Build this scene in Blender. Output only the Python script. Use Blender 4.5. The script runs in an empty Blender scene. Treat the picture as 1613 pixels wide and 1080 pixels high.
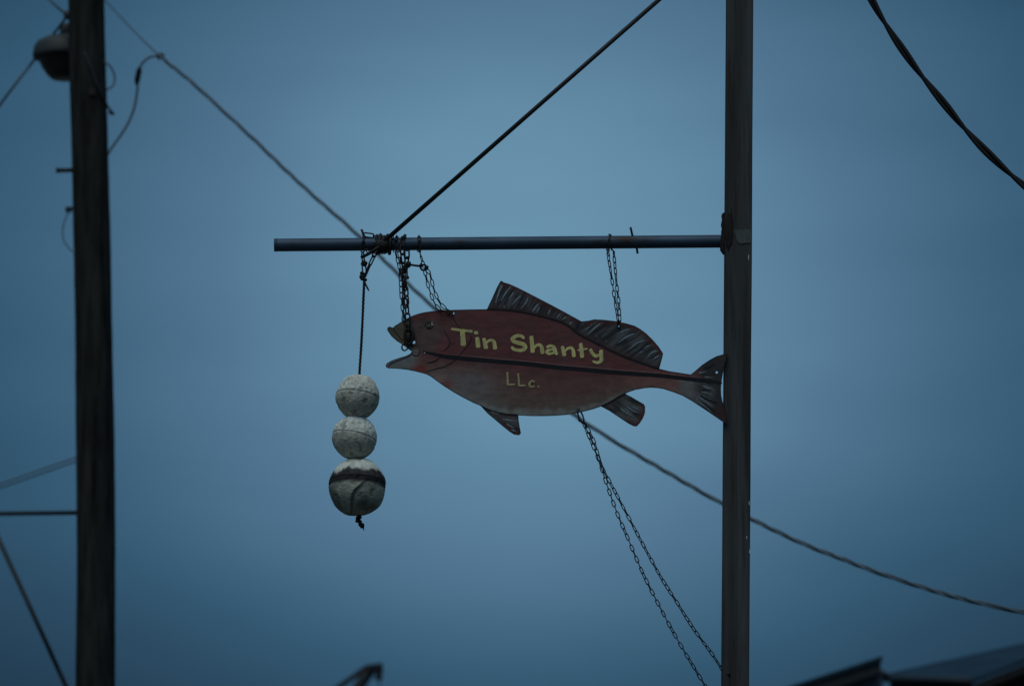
import bpy, bmesh, math, random
import numpy as np
from mathutils import Vector, Matrix, noise
from mathutils.geometry import delaunay_2d_cdt

R = math.radians
random.seed(7)
SC = bpy.context.scene
COL = SC.collection

# ------------------------------------------------------------------ camera
CAM = Vector((0.0, -24.0, 1.6))
PITCH = R(9.2)
LENS, SENSOR = 200.0, 36.0
FPX = 1613.0 * LENS / SENSOR
cd = bpy.data.cameras.new('camera')
cam = bpy.data.objects.new('camera', cd)
COL.objects.link(cam)
cam.location = CAM
cam.rotation_euler = (math.pi / 2 + PITCH, 0, 0)
cd.lens = LENS
cd.sensor_width = SENSOR
cd.sensor_fit = 'HORIZONTAL'
cd.clip_start, cd.clip_end = 0.1, 6000
cd.dof.use_dof = True
cd.dof.focus_distance = 24.28
cd.dof.aperture_fstop = 4.3
cd.dof.aperture_blades = 7
SC.camera = cam

# ------------------------------------------------------------------ sky
SUN_EL, SUN_AZ = R(62), R(200)          # soft overcast light from high up, behind the viewer
world = bpy.data.worlds.new('World')
SC.world = world
world.use_nodes = True
wt = world.node_tree
wt.nodes.clear()


def wn(kind, **kw):
    n = wt.nodes.new(kind)
    for k, v in kw.items():
        setattr(n, k, v)
    return n


def wmath(op, a, b=None):
    n = wn('ShaderNodeMath', operation=op)
    for i, v in enumerate((a, b)):
        if v is None:
            continue
        if isinstance(v, (int, float)):
            n.inputs[i].default_value = v
        else:
            wt.links.new(v, n.inputs[i])
    return n.outputs[0]


tc = wn('ShaderNodeTexCoord')
sx = wn('ShaderNodeSeparateXYZ')
wt.links.new(tc.outputs['Generated'], sx.inputs[0])
az = wmath('ARCTAN2', sx.outputs[0], sx.outputs[1])
el = wmath('ARCSINE', sx.outputs[2])
# glow added low in the sky, imitating lens vignetting; the cloud brightens again overhead
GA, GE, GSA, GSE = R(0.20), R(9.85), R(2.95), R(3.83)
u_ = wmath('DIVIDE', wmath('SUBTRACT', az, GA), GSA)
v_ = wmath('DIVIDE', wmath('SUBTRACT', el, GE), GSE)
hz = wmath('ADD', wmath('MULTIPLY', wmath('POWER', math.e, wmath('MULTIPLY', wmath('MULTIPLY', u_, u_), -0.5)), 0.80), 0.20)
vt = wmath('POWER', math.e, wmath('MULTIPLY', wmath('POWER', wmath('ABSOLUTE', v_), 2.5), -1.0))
over = wn('ShaderNodeMapRange', interpolation_type='SMOOTHSTEP')
wt.links.new(el, over.inputs[0])
over.inputs[1].default_value, over.inputs[2].default_value = R(8), R(48)
over.inputs[3].default_value, over.inputs[4].default_value = 0.065, 0.80
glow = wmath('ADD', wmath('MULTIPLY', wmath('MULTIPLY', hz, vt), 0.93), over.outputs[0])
# long soft streaks of cloud
mp = wn('ShaderNodeMapping')
mp.inputs['Scale'].default_value = (9, 9, 34)
wt.links.new(tc.outputs['Generated'], mp.inputs[0])
ns = wn('ShaderNodeTexNoise')
ns.inputs['Scale'].default_value = 1.6
ns.inputs['Detail'].default_value = 3
ns.inputs['Roughness'].default_value = 0.45
wt.links.new(mp.outputs[0], ns.inputs['Vector'])
cl = wmath('MULTIPLY', wmath('SUBTRACT', ns.outputs['Fac'], 0.5), 0.22)
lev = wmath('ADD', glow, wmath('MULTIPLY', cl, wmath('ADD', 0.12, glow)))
ramp = wn('ShaderNodeValToRGB')
ramp.color_ramp.interpolation = 'LINEAR'
e = ramp.color_ramp.elements
e[0].position, e[0].color = 0.0, (0.002, 0.008, 0.018, 1)
e[1].position, e[1].color = 1.0, (0.152, 0.310, 0.442, 1)
for pos_, col_ in ((0.17, (0.0145, 0.045, 0.085)), (0.36, (0.034, 0.100, 0.172)), (0.66, (0.086, 0.187, 0.296))):
    m = e.new(pos_)
    m.color = (*col_, 1)
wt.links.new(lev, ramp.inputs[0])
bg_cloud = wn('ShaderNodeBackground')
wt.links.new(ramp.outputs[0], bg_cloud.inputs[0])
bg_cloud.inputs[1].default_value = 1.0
sky = wn('ShaderNodeTexSky', sky_type='NISHITA', sun_disc=False)
sky.sun_elevation = SUN_EL
sky.sun_rotation = SUN_AZ
bg_sky = wn('ShaderNodeBackground')
wt.links.new(sky.outputs[0], bg_sky.inputs[0])
bg_sky.inputs[1].default_value = 0.012
mixw = wn('ShaderNodeMixShader')
mixw.inputs[0].default_value = 0.93     # overcast veil over the clear sky
wt.links.new(bg_sky.outputs[0], mixw.inputs[1])
wt.links.new(bg_cloud.outputs[0], mixw.inputs[2])
wo = wn('ShaderNodeOutputWorld')
wt.links.new(mixw.outputs[0], wo.inputs[0])

sl = bpy.data.lights.new('sun', 'SUN')
sl.energy = 0.80
sl.angle = R(45)
sl.color = (1.0, 0.99, 0.92)
sun = bpy.data.objects.new('sun', sl)
COL.objects.link(sun)
sd = Vector((math.sin(SUN_AZ) * math.cos(SUN_EL), math.cos(SUN_AZ) * math.cos(SUN_EL), math.sin(SUN_EL)))
sun.rotation_euler = sd.to_track_quat('Z', 'Y').to_euler()

SC.view_settings.view_transform = 'Standard'
SC.view_settings.look = 'None'
SC.view_settings.exposure = 0.0
SC.view_settings.gamma = 1.0
SC.view_settings.use_curve_mapping = False

# ------------------------------------------------------------------ helpers
CP, SP = math.cos(PITCH), math.sin(PITCH)


def ray(px, py):
    x, z = (px - 806.5) / FPX, (540.0 - py) / FPX
    return Vector((x, CP - z * SP, SP + z * CP))


def at(px, py, Y=0.0):
    """world point on the vertical plane y = Y"""
    d = ray(px, py)
    return CAM + d * ((Y - CAM.y) / d.y)


def scale_at(Y):
    """pixels of the photograph per metre at depth Y"""
    return FPX / ((Y - CAM.y) / CP)


def tag(o, label, cat, group=None, kind=None):
    if label:
        o['label'] = label
    if cat:
        o['category'] = cat
    if group:
        o['group'] = group
    if kind:
        o['kind'] = kind
    return o


def empty(name, loc, label, cat, group=None):
    o = bpy.data.objects.new(name, None)
    COL.objects.link(o)
    o.location = loc
    o.empty_display_size = 0.1
    return tag(o, label, cat, group)


def wloc(o):
    v = Vector((0, 0, 0))
    while o is not None:
        v = v + o.location
        o = o.parent
    return v


def obj(name, verts, faces, mat, parent=None, smooth=True, origin=None):
    """one mesh object from world coordinates"""
    if parent is not None:
        base = wloc(parent)
    else:
        base = Vector(origin) if origin is not None else Vector((0, 0, 0))
    me = bpy.data.meshes.new(name)
    me.from_pydata([tuple(Vector(v) - base) for v in verts], [], [tuple(f) for f in faces])
    me.update()
    if smooth:
        me.polygons.foreach_set('use_smooth', [True] * len(me.polygons))
    me.materials.append(mat)
    o = bpy.data.objects.new(name, me)
    COL.objects.link(o)
    if parent is not None:
        o.parent = parent
    else:
        o.location = base
    return o


class MB:
    def __init__(s):
        s.v, s.f = [], []

    def add(s, v, f):
        b = len(s.v)
        s.v += [Vector(q) for q in v]
        s.f += [tuple(i + b for i in q) for q in f]
        return s

    def tube(s, pts, rad, n=10, caps=True):
        pts = [Vector(p) for p in pts]
        if not hasattr(rad, '__len__'):
            rad = [rad] * len(pts)
        T = []
        for i in range(len(pts)):
            a, b = pts[max(i - 1, 0)], pts[min(i + 1, len(pts) - 1)]
            T.append((b - a).normalized())
        ref = Vector((0, -1, 0)) if abs(T[0].y) < 0.9 else Vector((0, 0, 1))
        N = (ref - T[0] * ref.dot(T[0])).normalized()
        V = []
        for i, p in enumerate(pts):
            N = (N - T[i] * N.dot(T[i])).normalized()
            B = T[i].cross(N)
            for k in range(n):
                a = 2 * math.pi * k / n
                V.append(p + (N * math.cos(a) + B * math.sin(a)) * rad[i])
        F = []
        for i in range(len(pts) - 1):
            for k in range(n):
                k2 = (k + 1) % n
                F.append((i * n + k, i * n + k2, (i + 1) * n + k2, (i + 1) * n + k))
        if caps:
            F.append(tuple(range(n - 1, -1, -1)))
            F.append(tuple(range((len(pts) - 1) * n, len(pts) * n)))
        return s.add(V, F)

    def prism(s, poly, d):
        """polygon (world points) pushed along vector d"""
        d = Vector(d)
        n = len(poly)
        V = [Vector(p) for p in poly] + [Vector(p) + d for p in poly]
        F = [tuple(range(n)), tuple(range(2 * n - 1, n - 1, -1))]
        F += [(i, i + n, (i + 1) % n + n, (i + 1) % n) for i in range(n)]
        return s.add(V, F)

    def box(s, c, sx, sy, sz, rot=None):
        c = Vector(c)
        V = []
        for z in (-1, 1):
            for y in (-1, 1):
                for x in (-1, 1):
                    q = Vector((x * sx / 2, y * sy / 2, z * sz / 2))
                    if rot is not None:
                        q = rot @ q
                    V.append(c + q)
        return s.add(V, [(0, 2, 3, 1), (4, 5, 7, 6), (0, 1, 5, 4), (2, 6, 7, 3), (0, 4, 6, 2), (1, 3, 7, 5)])

    def blob(s, c, rx, ry, rz, amp=0.15, seed=0, n=16, freq=2.0):
        c = Vector(c)
        V, F = [], []
        m = n // 2
        for i in range(m + 1):
            th = math.pi * i / m
            for k in range(n):
                ph = 2 * math.pi * k / n
                d = Vector((math.sin(th) * math.cos(ph), math.sin(th) * math.sin(ph), math.cos(th)))
                q = 1 + amp * noise.noise(d * freq + Vector((seed * 7.3, seed, 0)))
                V.append(c + Vector((d.x * rx, d.y * ry, d.z * rz)) * q)
        for i in range(m):
            for k in range(n):
                k2 = (k + 1) % n
                F.append((i * n + k, (i + 1) * n + k, (i + 1) * n + k2, i * n + k2))
        return s.add(V, F)

    def lathe(s, c, prof, n=32, axis=None):
        c = Vector(c)
        V, F = [], []
        for (r, z) in prof:
            for k in range(n):
                a = 2 * math.pi * k / n
                V.append(c + Vector((r * math.cos(a), r * math.sin(a), z)))
        for i in range(len(prof) - 1):
            for k in range(n):
                k2 = (k + 1) % n
                F.append((i * n + k, i * n + k2, (i + 1) * n + k2, (i + 1) * n + k))
        F.append(tuple(range(n - 1, -1, -1)))
        F.append(tuple(range((len(prof) - 1) * n, len(prof) * n)))
        return s.add(V, F)

    def build(s, name, mat, parent=None, smooth=True, origin=None):
        return obj(name, s.v, s.f, mat, parent, smooth, origin)


def catmull(pts, n=8):
    pts = [Vector(p) for p in pts]
    out = []
    for i in range(len(pts) - 1):
        p0 = pts[i - 1] if i else pts[0] * 2 - pts[1]
        p1, p2 = pts[i], pts[i + 1]
        p3 = pts[i + 2] if i + 2 < len(pts) else pts[-1] * 2 - pts[-2]
        for k in range(n):
            t = k / n
            out.append(0.5 * ((2 * p1) + (p2 - p0) * t + (2 * p0 - 5 * p1 + 4 * p2 - p3) * t * t
                              + (3 * p1 - p0 - 3 * p2 + p3) * t ** 3))
    out.append(pts[-1])
    return out


def resample(pts, step):
    L = [0.0]
    for a, b in zip(pts[:-1], pts[1:]):
        L.append(L[-1] + (b - a).length)
    n = max(1, int(L[-1] / step))
    res, j = [], 0
    for i in range(n + 1):
        d = L[-1] * i / n
        while j < len(L) - 2 and L[j + 1] < d:
            j += 1
        seg = L[j + 1] - L[j]
        t = (d - L[j]) / seg if seg > 1e-9 else 0
        res.append(pts[j].lerp(pts[j + 1], t))
    return res


def helix_round(path, rad, pitch, phase, wander=0.0):
    """offset a path into one strand of a twist"""
    out, s = [], 0.0
    for i, p in enumerate(path):
        a, b = path[max(i - 1, 0)], path[min(i + 1, len(path) - 1)]
        T = (b - a).normalized()
        if i:
            s += (p - path[i - 1]).length
        N = (Vector((0, -1, 0)) - T * -T.y).normalized()
        B = T.cross(N)
        an = phase + 2 * math.pi * s / pitch + wander * noise.noise(Vector((s * .9, 0, 3)))
        out.append(p + (N * math.cos(an) + B * math.sin(an)) * rad)
    return out


# ------------------------------------------------------------------ materials
def mat(name, base, rough=0.6, metal=0.0, var=0.25, scale=30, stretch=(1, 1, 1), bump=0.0, second=None,
        second_scale=None, second_at=(0.52, 0.62), attr=None, spec=0.5, bump_scale=None):
    m = bpy.data.materials.new(name)
    m.use_nodes = True
    t = m.node_tree
    b = t.nodes['Principled BSDF']
    L = t.links.new
    c = t.nodes.new('ShaderNodeTexCoord')
    mp = t.nodes.new('ShaderNodeMapping')
    mp.inputs['Scale'].default_value = stretch
    L(c.outputs['Object'], mp.inputs[0])
    n = t.nodes.new('ShaderNodeTexNoise')
    n.inputs['Scale'].default_value = scale
    n.inputs['Detail'].default_value = 7
    n.inputs['Roughness'].default_value = 0.62
    L(mp.outputs[0], n.inputs['Vector'])
    mr = t.nodes.new('ShaderNodeMapRange')
    mr.inputs[1].default_value, mr.inputs[2].default_value = 0.25, 0.75
    mr.inputs[3].default_value, mr.inputs[4].default_value = 1 - var, 1 + var
    L(n.outputs['Fac'], mr.inputs[0])
    if attr:
        src = t.nodes.new('ShaderNodeAttribute')
        src.attribute_name = attr
        colour = src.outputs['Color']
    else:
        src = t.nodes.new('ShaderNodeRGB')
        src.outputs[0].default_value = (*base, 1)
        colour = src.outputs[0]
    if second:
        n2 = t.nodes.new('ShaderNodeTexNoise')
        n2.inputs['Scale'].default_value = second_scale or scale * 0.4
        n2.inputs['Detail'].default_value = 8
        n2.inputs['Roughness'].default_value = 0.68
        L(mp.outputs[0], n2.inputs['Vector'])
        r2 = t.nodes.new('ShaderNodeMapRange')
        r2.inputs[1].default_value, r2.inputs[2].default_value = second_at
        L(n2.outputs['Fac'], r2.inputs[0])
        mx = t.nodes.new('ShaderNodeMix')
        mx.data_type = 'RGBA'
        L(r2.outputs[0], mx.inputs[0])
        L(colour, mx.inputs[6])
        mx.inputs[7].default_value = (*second, 1)
        colour = mx.outputs[2]
    mu = t.nodes.new('ShaderNodeMix')
    mu.data_type = 'RGBA'
    mu.blend_type = 'MULTIPLY'
    mu.inputs[0].default_value = 1.0
    L(colour, mu.inputs[6])
    L(mr.outputs[0], mu.inputs[7])
    L(mu.outputs[2], b.inputs['Base Color'])
    b.inputs['Roughness'].default_value = rough
    b.inputs['Metallic'].default_value = metal
    b.inputs['Specular IOR Level'].default_value = spec
    if bump:
        bp = t.nodes.new('ShaderNodeBump')
        bp.inputs['Strength'].default_value = 1.0
        bp.inputs['Distance'].default_value = bump
        if bump_scale:
            n3 = t.nodes.new('ShaderNodeTexNoise')
            n3.inputs['Scale'].default_value = bump_scale
            n3.inputs['Detail'].default_value = 5
            L(mp.outputs[0], n3.inputs['Vector'])
            L(n3.outputs['Fac'], bp.inputs['Height'])
        else:
            L(n.outputs['Fac'], bp.inputs['Height'])
        L(bp.outputs[0], b.inputs['Normal'])
    return m


M = {}
M['post'] = mat('weathered_steel', (0.066, 0.074, 0.076), 0.75, 0.05, 0.8, 38, (1, 1, 0.045), 0.002,
                second=(0.021, 0.015, 0.012), second_scale=19, second_at=(0.46, 0.60))
M['pipe'] = mat('dull_galvanised', (0.050, 0.085, 0.128), 0.58, 0.5, 0.3, 18, (0.25, 1, 1), 0.0006,
                second=(0.045, 0.032, 0.026), second_scale=13, second_at=(0.55, 0.66))
M['patch'] = mat('grey_patch', (0.095, 0.105, 0.105), 0.6, 0.2, 0.35, 60, (1, 1, 0.5), 0.001)
M['weld'] = mat('burnt_weld', (0.022, 0.017, 0.014), 0.8, 0.2, 0.5, 50, (1, 1, 1), 0.003)
M['chain'] = mat('dark_rusty_chain', (0.040, 0.034, 0.030), 0.6, 0.45, 0.4, 40)
M['iron'] = mat('dark_iron', (0.026, 0.021, 0.019), 0.65, 0.35, 0.45, 40, bump=0.001)
M['cable'] = mat('stay_rod_black', (0.017, 0.015, 0.014), 0.6, 0.2, 0.4, 30)
M['rope'] = mat('tarred_rope', (0.015, 0.015, 0.016), 0.85, 0, 0.4, 120, bump=0.001)
M['paint'] = mat('sign_paint', (1, 1, 1), 0.55, 0, 0.30, 46, (0.45, 1, 1), 0.0007, attr='paint',
                 second=(0.055, 0.045, 0.04), second_scale=16, second_at=(0.60, 0.86), spec=0.3)
M['edge'] = mat('cut_edge', (0.014, 0.015, 0.018), 0.7)
M['yellow'] = mat('yellow_brush_paint', (0.72, 0.66, 0.25), 0.6, 0, 0.34, 60, (1, 1, 0.5), spec=0.2,
                  second=(0.44, 0.40, 0.26), second_scale=34, second_at=(0.5, 0.72))
M['pale_yellow'] = mat('thin_yellow_paint', (0.50, 0.45, 0.21), 0.6, 0, 0.3, 60, spec=0.2)
M['black'] = mat('black_line_paint', (0.010, 0.011, 0.014), 0.6, 0, 0.3, 60, spec=0.3)
M['ray'] = mat('pale_stroke_paint', (0.25, 0.30, 0.33), 0.6, 0, 0.45, 90, spec=0.2)
M['white'] = mat('white_dab', (0.6, 0.6, 0.56), 0.6, 0, 0.2, 60)
M['eye'] = mat('eye_paint', (0.115, 0.105, 0.075), 0.5, 0, 0.3, 90)
M['redline'] = mat('red_fold_highlight', (0.25, 0.12, 0.115), 0.6, 0, 0.3, 50)
M['wood'] = mat('creosoted_wood', (0.028, 0.029, 0.026), 0.9, 0, 0.95, 18, (1, 1, 0.10), 0.03, spec=0.15)
M['wire'] = mat('dull_black_insulation', (0.030, 0.040, 0.048), 0.6, 0, 0.3, 20)
M['grey_wire'] = mat('weathered_insulation', (0.085, 0.120, 0.145), 0.7, 0, 0.4, 12)
M['alu'] = mat('oxidised_aluminium', (0.10, 0.12, 0.135), 0.55, 0.4, 0.25, 20)
M['gloss'] = mat('black_insulation', (0.004, 0.0035, 0.005), 0.7, 0, 0.3, 20, spec=0.2)
M['lamp'] = mat('grey_lamp_housing', (0.045, 0.050, 0.050), 0.6, 0.1, 0.2, 12)
M['lens'] = mat('dusty_lens', (0.02, 0.02, 0.018), 0.25, 0, 0.2, 12)
M['roof'] = mat('blue_metal_roof', (0.020, 0.046, 0.072), 0.85, 0, 0.25, 3, spec=0.1)
M['fascia'] = mat('dark_fascia', (0.012, 0.020, 0.028), 0.7, 0, 0.3, 4)
M['siding'] = mat('blue_grey_siding', (0.07, 0.13, 0.18), 0.7, 0, 0.2, 4)
M['darkwall'] = mat('dark_board_wall', (0.010, 0.010, 0.011), 0.85, 0, 0.4, 5, (1, 1, 0.2))
M['crane'] = mat('dark_crane_steel', (0.014, 0.018, 0.024), 0.7, 0, 0.3, 6)
M['ground'] = mat('gravel_yard', (0.075, 0.072, 0.066), 0.95, 0, 0.45, 3.0, bump=0.02, second=(0.05, 0.055, 0.04),
                  second_scale=0.15)

# ------------------------------------------------------------------ ground
gs = 3000.0
g = obj('ground', [(-gs, -gs, 0), (gs, -gs, 0), (gs, gs, 0), (-gs, gs, 0)], [(0, 1, 2, 3)], M['ground'], smooth=False)
tag(g, None, None, kind='structure')

# ------------------------------------------------------------------ buildings, bottom right
def building_low():
    Y0, D = 38.0, 7.0
    a, b = at(900, 1195, Y0), at(1387, 1036, Y0)
    c, d = at(1388, 1059, Y0), at(900, 1219, Y0)
    root = empty('shed', (a.x, Y0, 0), 'low shed roof with a thick dark fascia tilting up towards the bigger roof', 'shed')
    MB().prism([a, b, c, d], (0, D, 0)).build('roof', M['fascia'], root, False)
    rc = MB()
    rc.prism([a + Vector((0, -.03, .025)), b + Vector((.02, -.03, .025)), b + Vector((.02, -.03, -.02)),
              a + Vector((0, -.03, -.02))], (0, D, 0))
    rc.build('roof_edge', M['roof'], root, False)
    # short gutter bracket that drops to the neighbour's eave
    p, q = at(1384, 1056, Y0 - .1), at(1400, 1066, Y0 - .1)
    MB().tube([p, q], 0.035, 8).build('gutter_bracket', M['fascia'], root)
    xl, xr = a.x + .1, at(1394, 1060, Y0).x
    zt = lambda x: d.z + (c.z - d.z) * (x - d.x) / (c.x - d.x)
    n = 14
    for i in range(n):
        x0 = xl + (xr - xl) * i / n
        x1 = xl + (xr - xl) * (i + 1) / n - .012
        poly = [Vector((x0, Y0 + .35, 0)), Vector((x1, Y0 + .35, 0)), Vector((x1, Y0 + .35, zt(x1) + .03)),
                Vector((x0, Y0 + .35, zt(x0) + .03))]
        MB().prism(poly, (0, .06, 0)).build('siding_panel', M['siding'], root, False)
    for x in (xl, xr - .06):
        poly = [Vector((x, Y0 + .42, 0)), Vector((x, Y0 + D - .3, 0)), Vector((x, Y0 + D - .3, zt(x))), Vector((x, Y0 + .42, zt(x)))]
        MB().prism(poly, (.06, 0, 0)).build('end_wall', M['siding'], root, False)


def building_high():
    root = empty('roofed_building', (at(1530, 1080, 40).x, 40, 0),
                 'dark building with a blue metal roof rising to the right edge', 'building')
    P1, P3 = at(1396, 1063, 43.5), at(1531, 1069, 40.0)
    A, B = P3, P1
    f1, f2 = at(1800, 966, 40.0), at(1800, 973, 43.5)
    Dd, Cc = A + (f1 - A) * 2.6, B + (f2 - B) * 1.9
    Cc.x = Dd.x                                     # ridge, well outside the picture
    far = Dd + Vector((Dd.x - A.x, 0, -(Dd.z - A.z)))
    farb = Cc + Vector((Dd.x - A.x, 0, -(Dd.z - A.z)))
    n = 9
    for (p, q, u, v) in ((A, Dd, B, Cc), (Dd, far, Cc, farb)):
        for i in range(n):
            t0, t1 = i / n, (i + 1) / n - .003
            quad = [p.lerp(q, t0), p.lerp(q, t1), u.lerp(v, t1), u.lerp(v, t0)]
            MB().prism(quad, (0, 0, -.05)).build('roof_sheet', M['roof'], root, False)
    up = Vector((0, 0, -.01))
    MB().tube([B + up, Cc + up], .028, 8).build('verge_trim', M['roof'], root)
    MB().tube([Dd + up, Cc + up], .05, 8).build('ridge_cap', M['roof'], root)
    dn, d2 = Vector((0, 0, -.06)), Vector((0, 0, -.16))
    for p, q in ((A, Dd), (Dd, far)):
        MB().prism([p + dn, q + dn, q + d2, p + d2], (0, .08, 0)).build('barge_board', M['darkwall'], root, False)
    base = lambda p: Vector((p.x, p.y, 0))
    for off in (.25, 3.1):
        w = [p + Vector((0, off, -.12)) for p in (A, Dd, far)]
        MB().prism([w[0], w[1], w[2], base(w[2]), base(w[0])], (0, .15, 0)).build('gable_wall', M['darkwall'], root, False)
    s0, s1 = P3 + Vector((.02, .26, -.06)), P1 + Vector((.04, -.05, -.06))
    MB().prism([s0, s1, base(s1), base(s0)], (.12, .02, 0)).build('side_wall', M['darkwall'], root, False)
    s0, s1 = far + Vector((-.14, .26, -.1)), farb + Vector((-.14, -.05, -.1))
    MB().prism([s0, s1, base(s1), base(s0)], (.12, 0, 0)).build('side_wall', M['darkwall'], root, False)
    MB().tube([P3 + Vector((-.03, 0, -.03)), P1 + Vector((-.03, 0, -.03))], .05, 8).build('gutter', M['fascia'], root)


building_low()
building_high()


def crane():
    Y = 60.0
    tip = at(583, 1052, Y)
    foot = at(440, 1258, Y)
    foot = tip + (foot - tip) * (tip.z / (tip.z - foot.z)) if foot.z < tip.z else foot
    foot.z = 0
    mast_x = tip.x - 6.1
    root = empty('crane', (foot.x, Y, 0), 'small dark crane boom tip with hanging block at the bottom edge', 'crane')
    MB().tube([foot, tip], [.09, .07], 8).build('boom', M['crane'], root)
    MB().tube([foot + Vector((.25, .1, 0)), tip + Vector((.05, .1, 0))], .05, 8).build('boom', M['crane'], root)
    mast = Vector((mast_x, Y, 6.0))
    MB().tube([Vector((mast_x, Y, 0)), mast], .12, 8).build('mast', M['crane'], root)
    MB().tube([mast, tip + Vector((-.05, 0, .02))], .045, 6).build('stay', M['crane'], root)
    rot = Matrix.Rotation(R(-8), 3, 'Y')
    MB().box(at(590, 1050, Y), .25, .16, .09, rot).build('head', M['crane'], root, False)
    MB().box(at(597, 1060, Y), .11, .12, .20, Matrix.Rotation(R(4), 3, 'Y')).build('block', M['crane'], root, False)
    MB().tube([at(598, 1069, Y), at(599, 1400, Y)], .008, 5).build('hoist_line', M['crane'], root)


crane()

# ------------------------------------------------------------------ utility pole and its fittings
PY = 17.6
SPX = scale_at(PY)


def utility_pole():
    st = [(129, -330, 27.0), (133, -120, 28.3), (136, 0, 29.0), (138.5, 120, 29.2), (141.5, 250, 29.3), (147, 480, 29.6),
          (150, 740, 30.3), (150, 1080, 31.2)]
    P = [at(x, y, PY) for x, y, r in st]
    rad = [r / SPX for x, y, r in st]
    base = P[-1] + (P[-1] - P[-3]) * 0.0
    base = Vector((P[-1].x, PY, 0))
    P.append(base)
    rad.append(36.0 / SPX)
    order = list(range(len(P)))[::-1]
    P = [P[i] for i in order]
    rad = [rad[i] for i in order]
    path = resample(catmull(P, 8), 0.05)
    zs = [p.z for p in P]
    rr = [float(np.interp(p.z, zs, rad)) for p in path]
    root = empty('utility_pole', base, 'dark weathered wooden utility pole leaning at the left side', 'pole')
    n = 40
    V, F = [], []
    for i, p in enumerate(path):
        for k in range(n):
            a = 2 * math.pi * k / n
            crack = noise.noise(Vector((math.cos(a) * 6, math.sin(a) * 6, p.z * .35)))
            wob = noise.noise(Vector((math.cos(a) * 1.5, math.sin(a) * 1.5, p.z * 1.2)))
            wob2 = noise.noise(Vector((math.cos(a) * 3, math.sin(a) * 3, p.z * 7)))
            r = rr[i] * (1 + .035 * wob + .016 * wob2 - .10 * max(0, crack - .35))
            V.append(p + Vector((math.cos(a) * r, math.sin(a) * r, 0)))
    for i in range(len(path) - 1):
        for k in range(n):
            k2 = (k + 1) % n
            F.append((i * n + k, i * n + k2, (i + 1) * n + k2, (i + 1) * n + k))
    F.append(tuple(range((len(path) - 1) * n, len(path) * n)))
    obj('shaft', V, F, M['wood'], root)
    MB().tube([at(89, 268.5, PY), at(119, 268, PY)], 3.6 / SPX, 10).tube([at(88.5, 268.5, PY), at(92, 268.4, PY)], 4.6 / SPX, 10) \
        .build('step_bolt', M['iron'], root)
    MB().lathe(at(108, 330, PY), [(.004, -.022), (.022, -.018), (.030, -.006), (.016, 0), (.028, .008), (.020, .020), (.004, .024)], 14) \
        .build('insulator', M['wire'], root)
    MB().tube([at(106, 328, PY), at(125, 328, PY)], 2.0 / SPX, 8).build('insulator_pin', M['iron'], root)
    MB().tube(catmull([at(110, 331, PY), at(103, 345, PY), at(99, 362, PY), at(101, 380, PY), at(114, 397, PY)]), 1.1 / SPX, 6) \
        .build('tie_wire', M['alu'], root)
    MB().tube(catmull([at(160, 96, PY - .05), at(172, 103, PY - .05), at(180, 118, PY), at(179, 134, PY), at(168, 142, PY)]), 1.4 / SPX, 6) \
        .build('wire_loop', M['alu'], root)
    MB().tube(catmull([at(133, 84, PY - .15), at(142, 105, PY - .15), at(155, 138, PY - .13), at(166, 160, PY - .08), at(171, 170, PY - .04), at(179, 180, PY - .02), at(171, 177, PY - .02)]),
              2.0 / SPX, 6).build('down_lead', M['wire'], root)
    MB().box(at(145, 145, PY - .135), .05, .03, .05).build('clamp', M['iron'], root, False)
    MB().blob(at(106, 24, PY), .03, .03, .035, .2, 3).build('spool_insulator', M['wire'], root)
    return root


utility_pole()


def yard_light():
    Y = PY + .34
    s = scale_at(Y)
    c = at(104, 90, Y)
    root = empty('yard_light', c, 'round grey lamp with a dark bowl half hidden behind the wooden pole', 'lamp')
    r = 53 / s
    hd = 30 / s
    MB().lathe(c, [(r * .97, -.012), (r, 0), (r, .02), (r * .96, hd * .55), (r * .86, hd * .82), (r * .66, hd), (r * .35, hd * 1.12), (.05, hd * 1.2)], 40) \
        .build('housing', M['lamp'], root)
    b = 34 / s
    MB().lathe(c - Vector((0, 0, .013)), [(r * .30, -b), (r * .42, -b * .97), (r * .55, -b * .80), (r * .72, -b * .42), (r * .82, -b * .1), (r * .84, 0)], 40) \
        .build('bowl', M['lens'], root)
    MB().lathe(c + Vector((0, 0, hd * 1.19)), [(.045, 0), (.05, .01), (.05, .07), (.04, .085), (.01, .09)], 20).build('photocell', M['lamp'], root)
    MB().tube([c + Vector((0, 0, .1)), c + Vector((.05, -.1, .13)), at(125, 55, PY + .1)], .02, 8).build('bracket', M['iron'], root)


yard_light()


def simple_wire(name, pts, rpx, mt, label, n=8, Y=PY, cat='cable', group=None):
    P = []
    for p in pts:
        P.append(at(p[0], p[1], p[2] if len(p) > 2 else Y))
    path = catmull(P, 10) if len(P) > 2 else [P[0].lerp(P[1], i / 12) for i in range(13)]
    o = MB().tube(path, rpx / SPX, n).build(name, mt, None, True, P[0])
    return tag(o, label, cat, group)


simple_wire('guy_wire', [(-700, -660, 22), (-330, 140, 19.5), (0, 853), (104, 1080), (175, 1235), (700, 2380, 15)], 3.7, M['wire'], 'dark taut cable slanting down at the bottom left corner')
simple_wire('conduit', [(-3000, 842), (124, 807)], 3.6, M['wire'], 'straight dark horizontal pipe running left from the wooden pole', cat='pipe')


def pair(name, pts, sep, label):
    root = empty(name, at(*pts[-1], PY), label, 'cable')  # blur edges of one thin cable, modelled as two strands
    for s in (-1, 1):
        P = catmull([at(x, y + s * sep * .5, PY + s * .01) for x, y in pts], 8)
        MB().tube(P, 1.25 / SPX, 6).build('strand', M['alu'], root)


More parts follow.
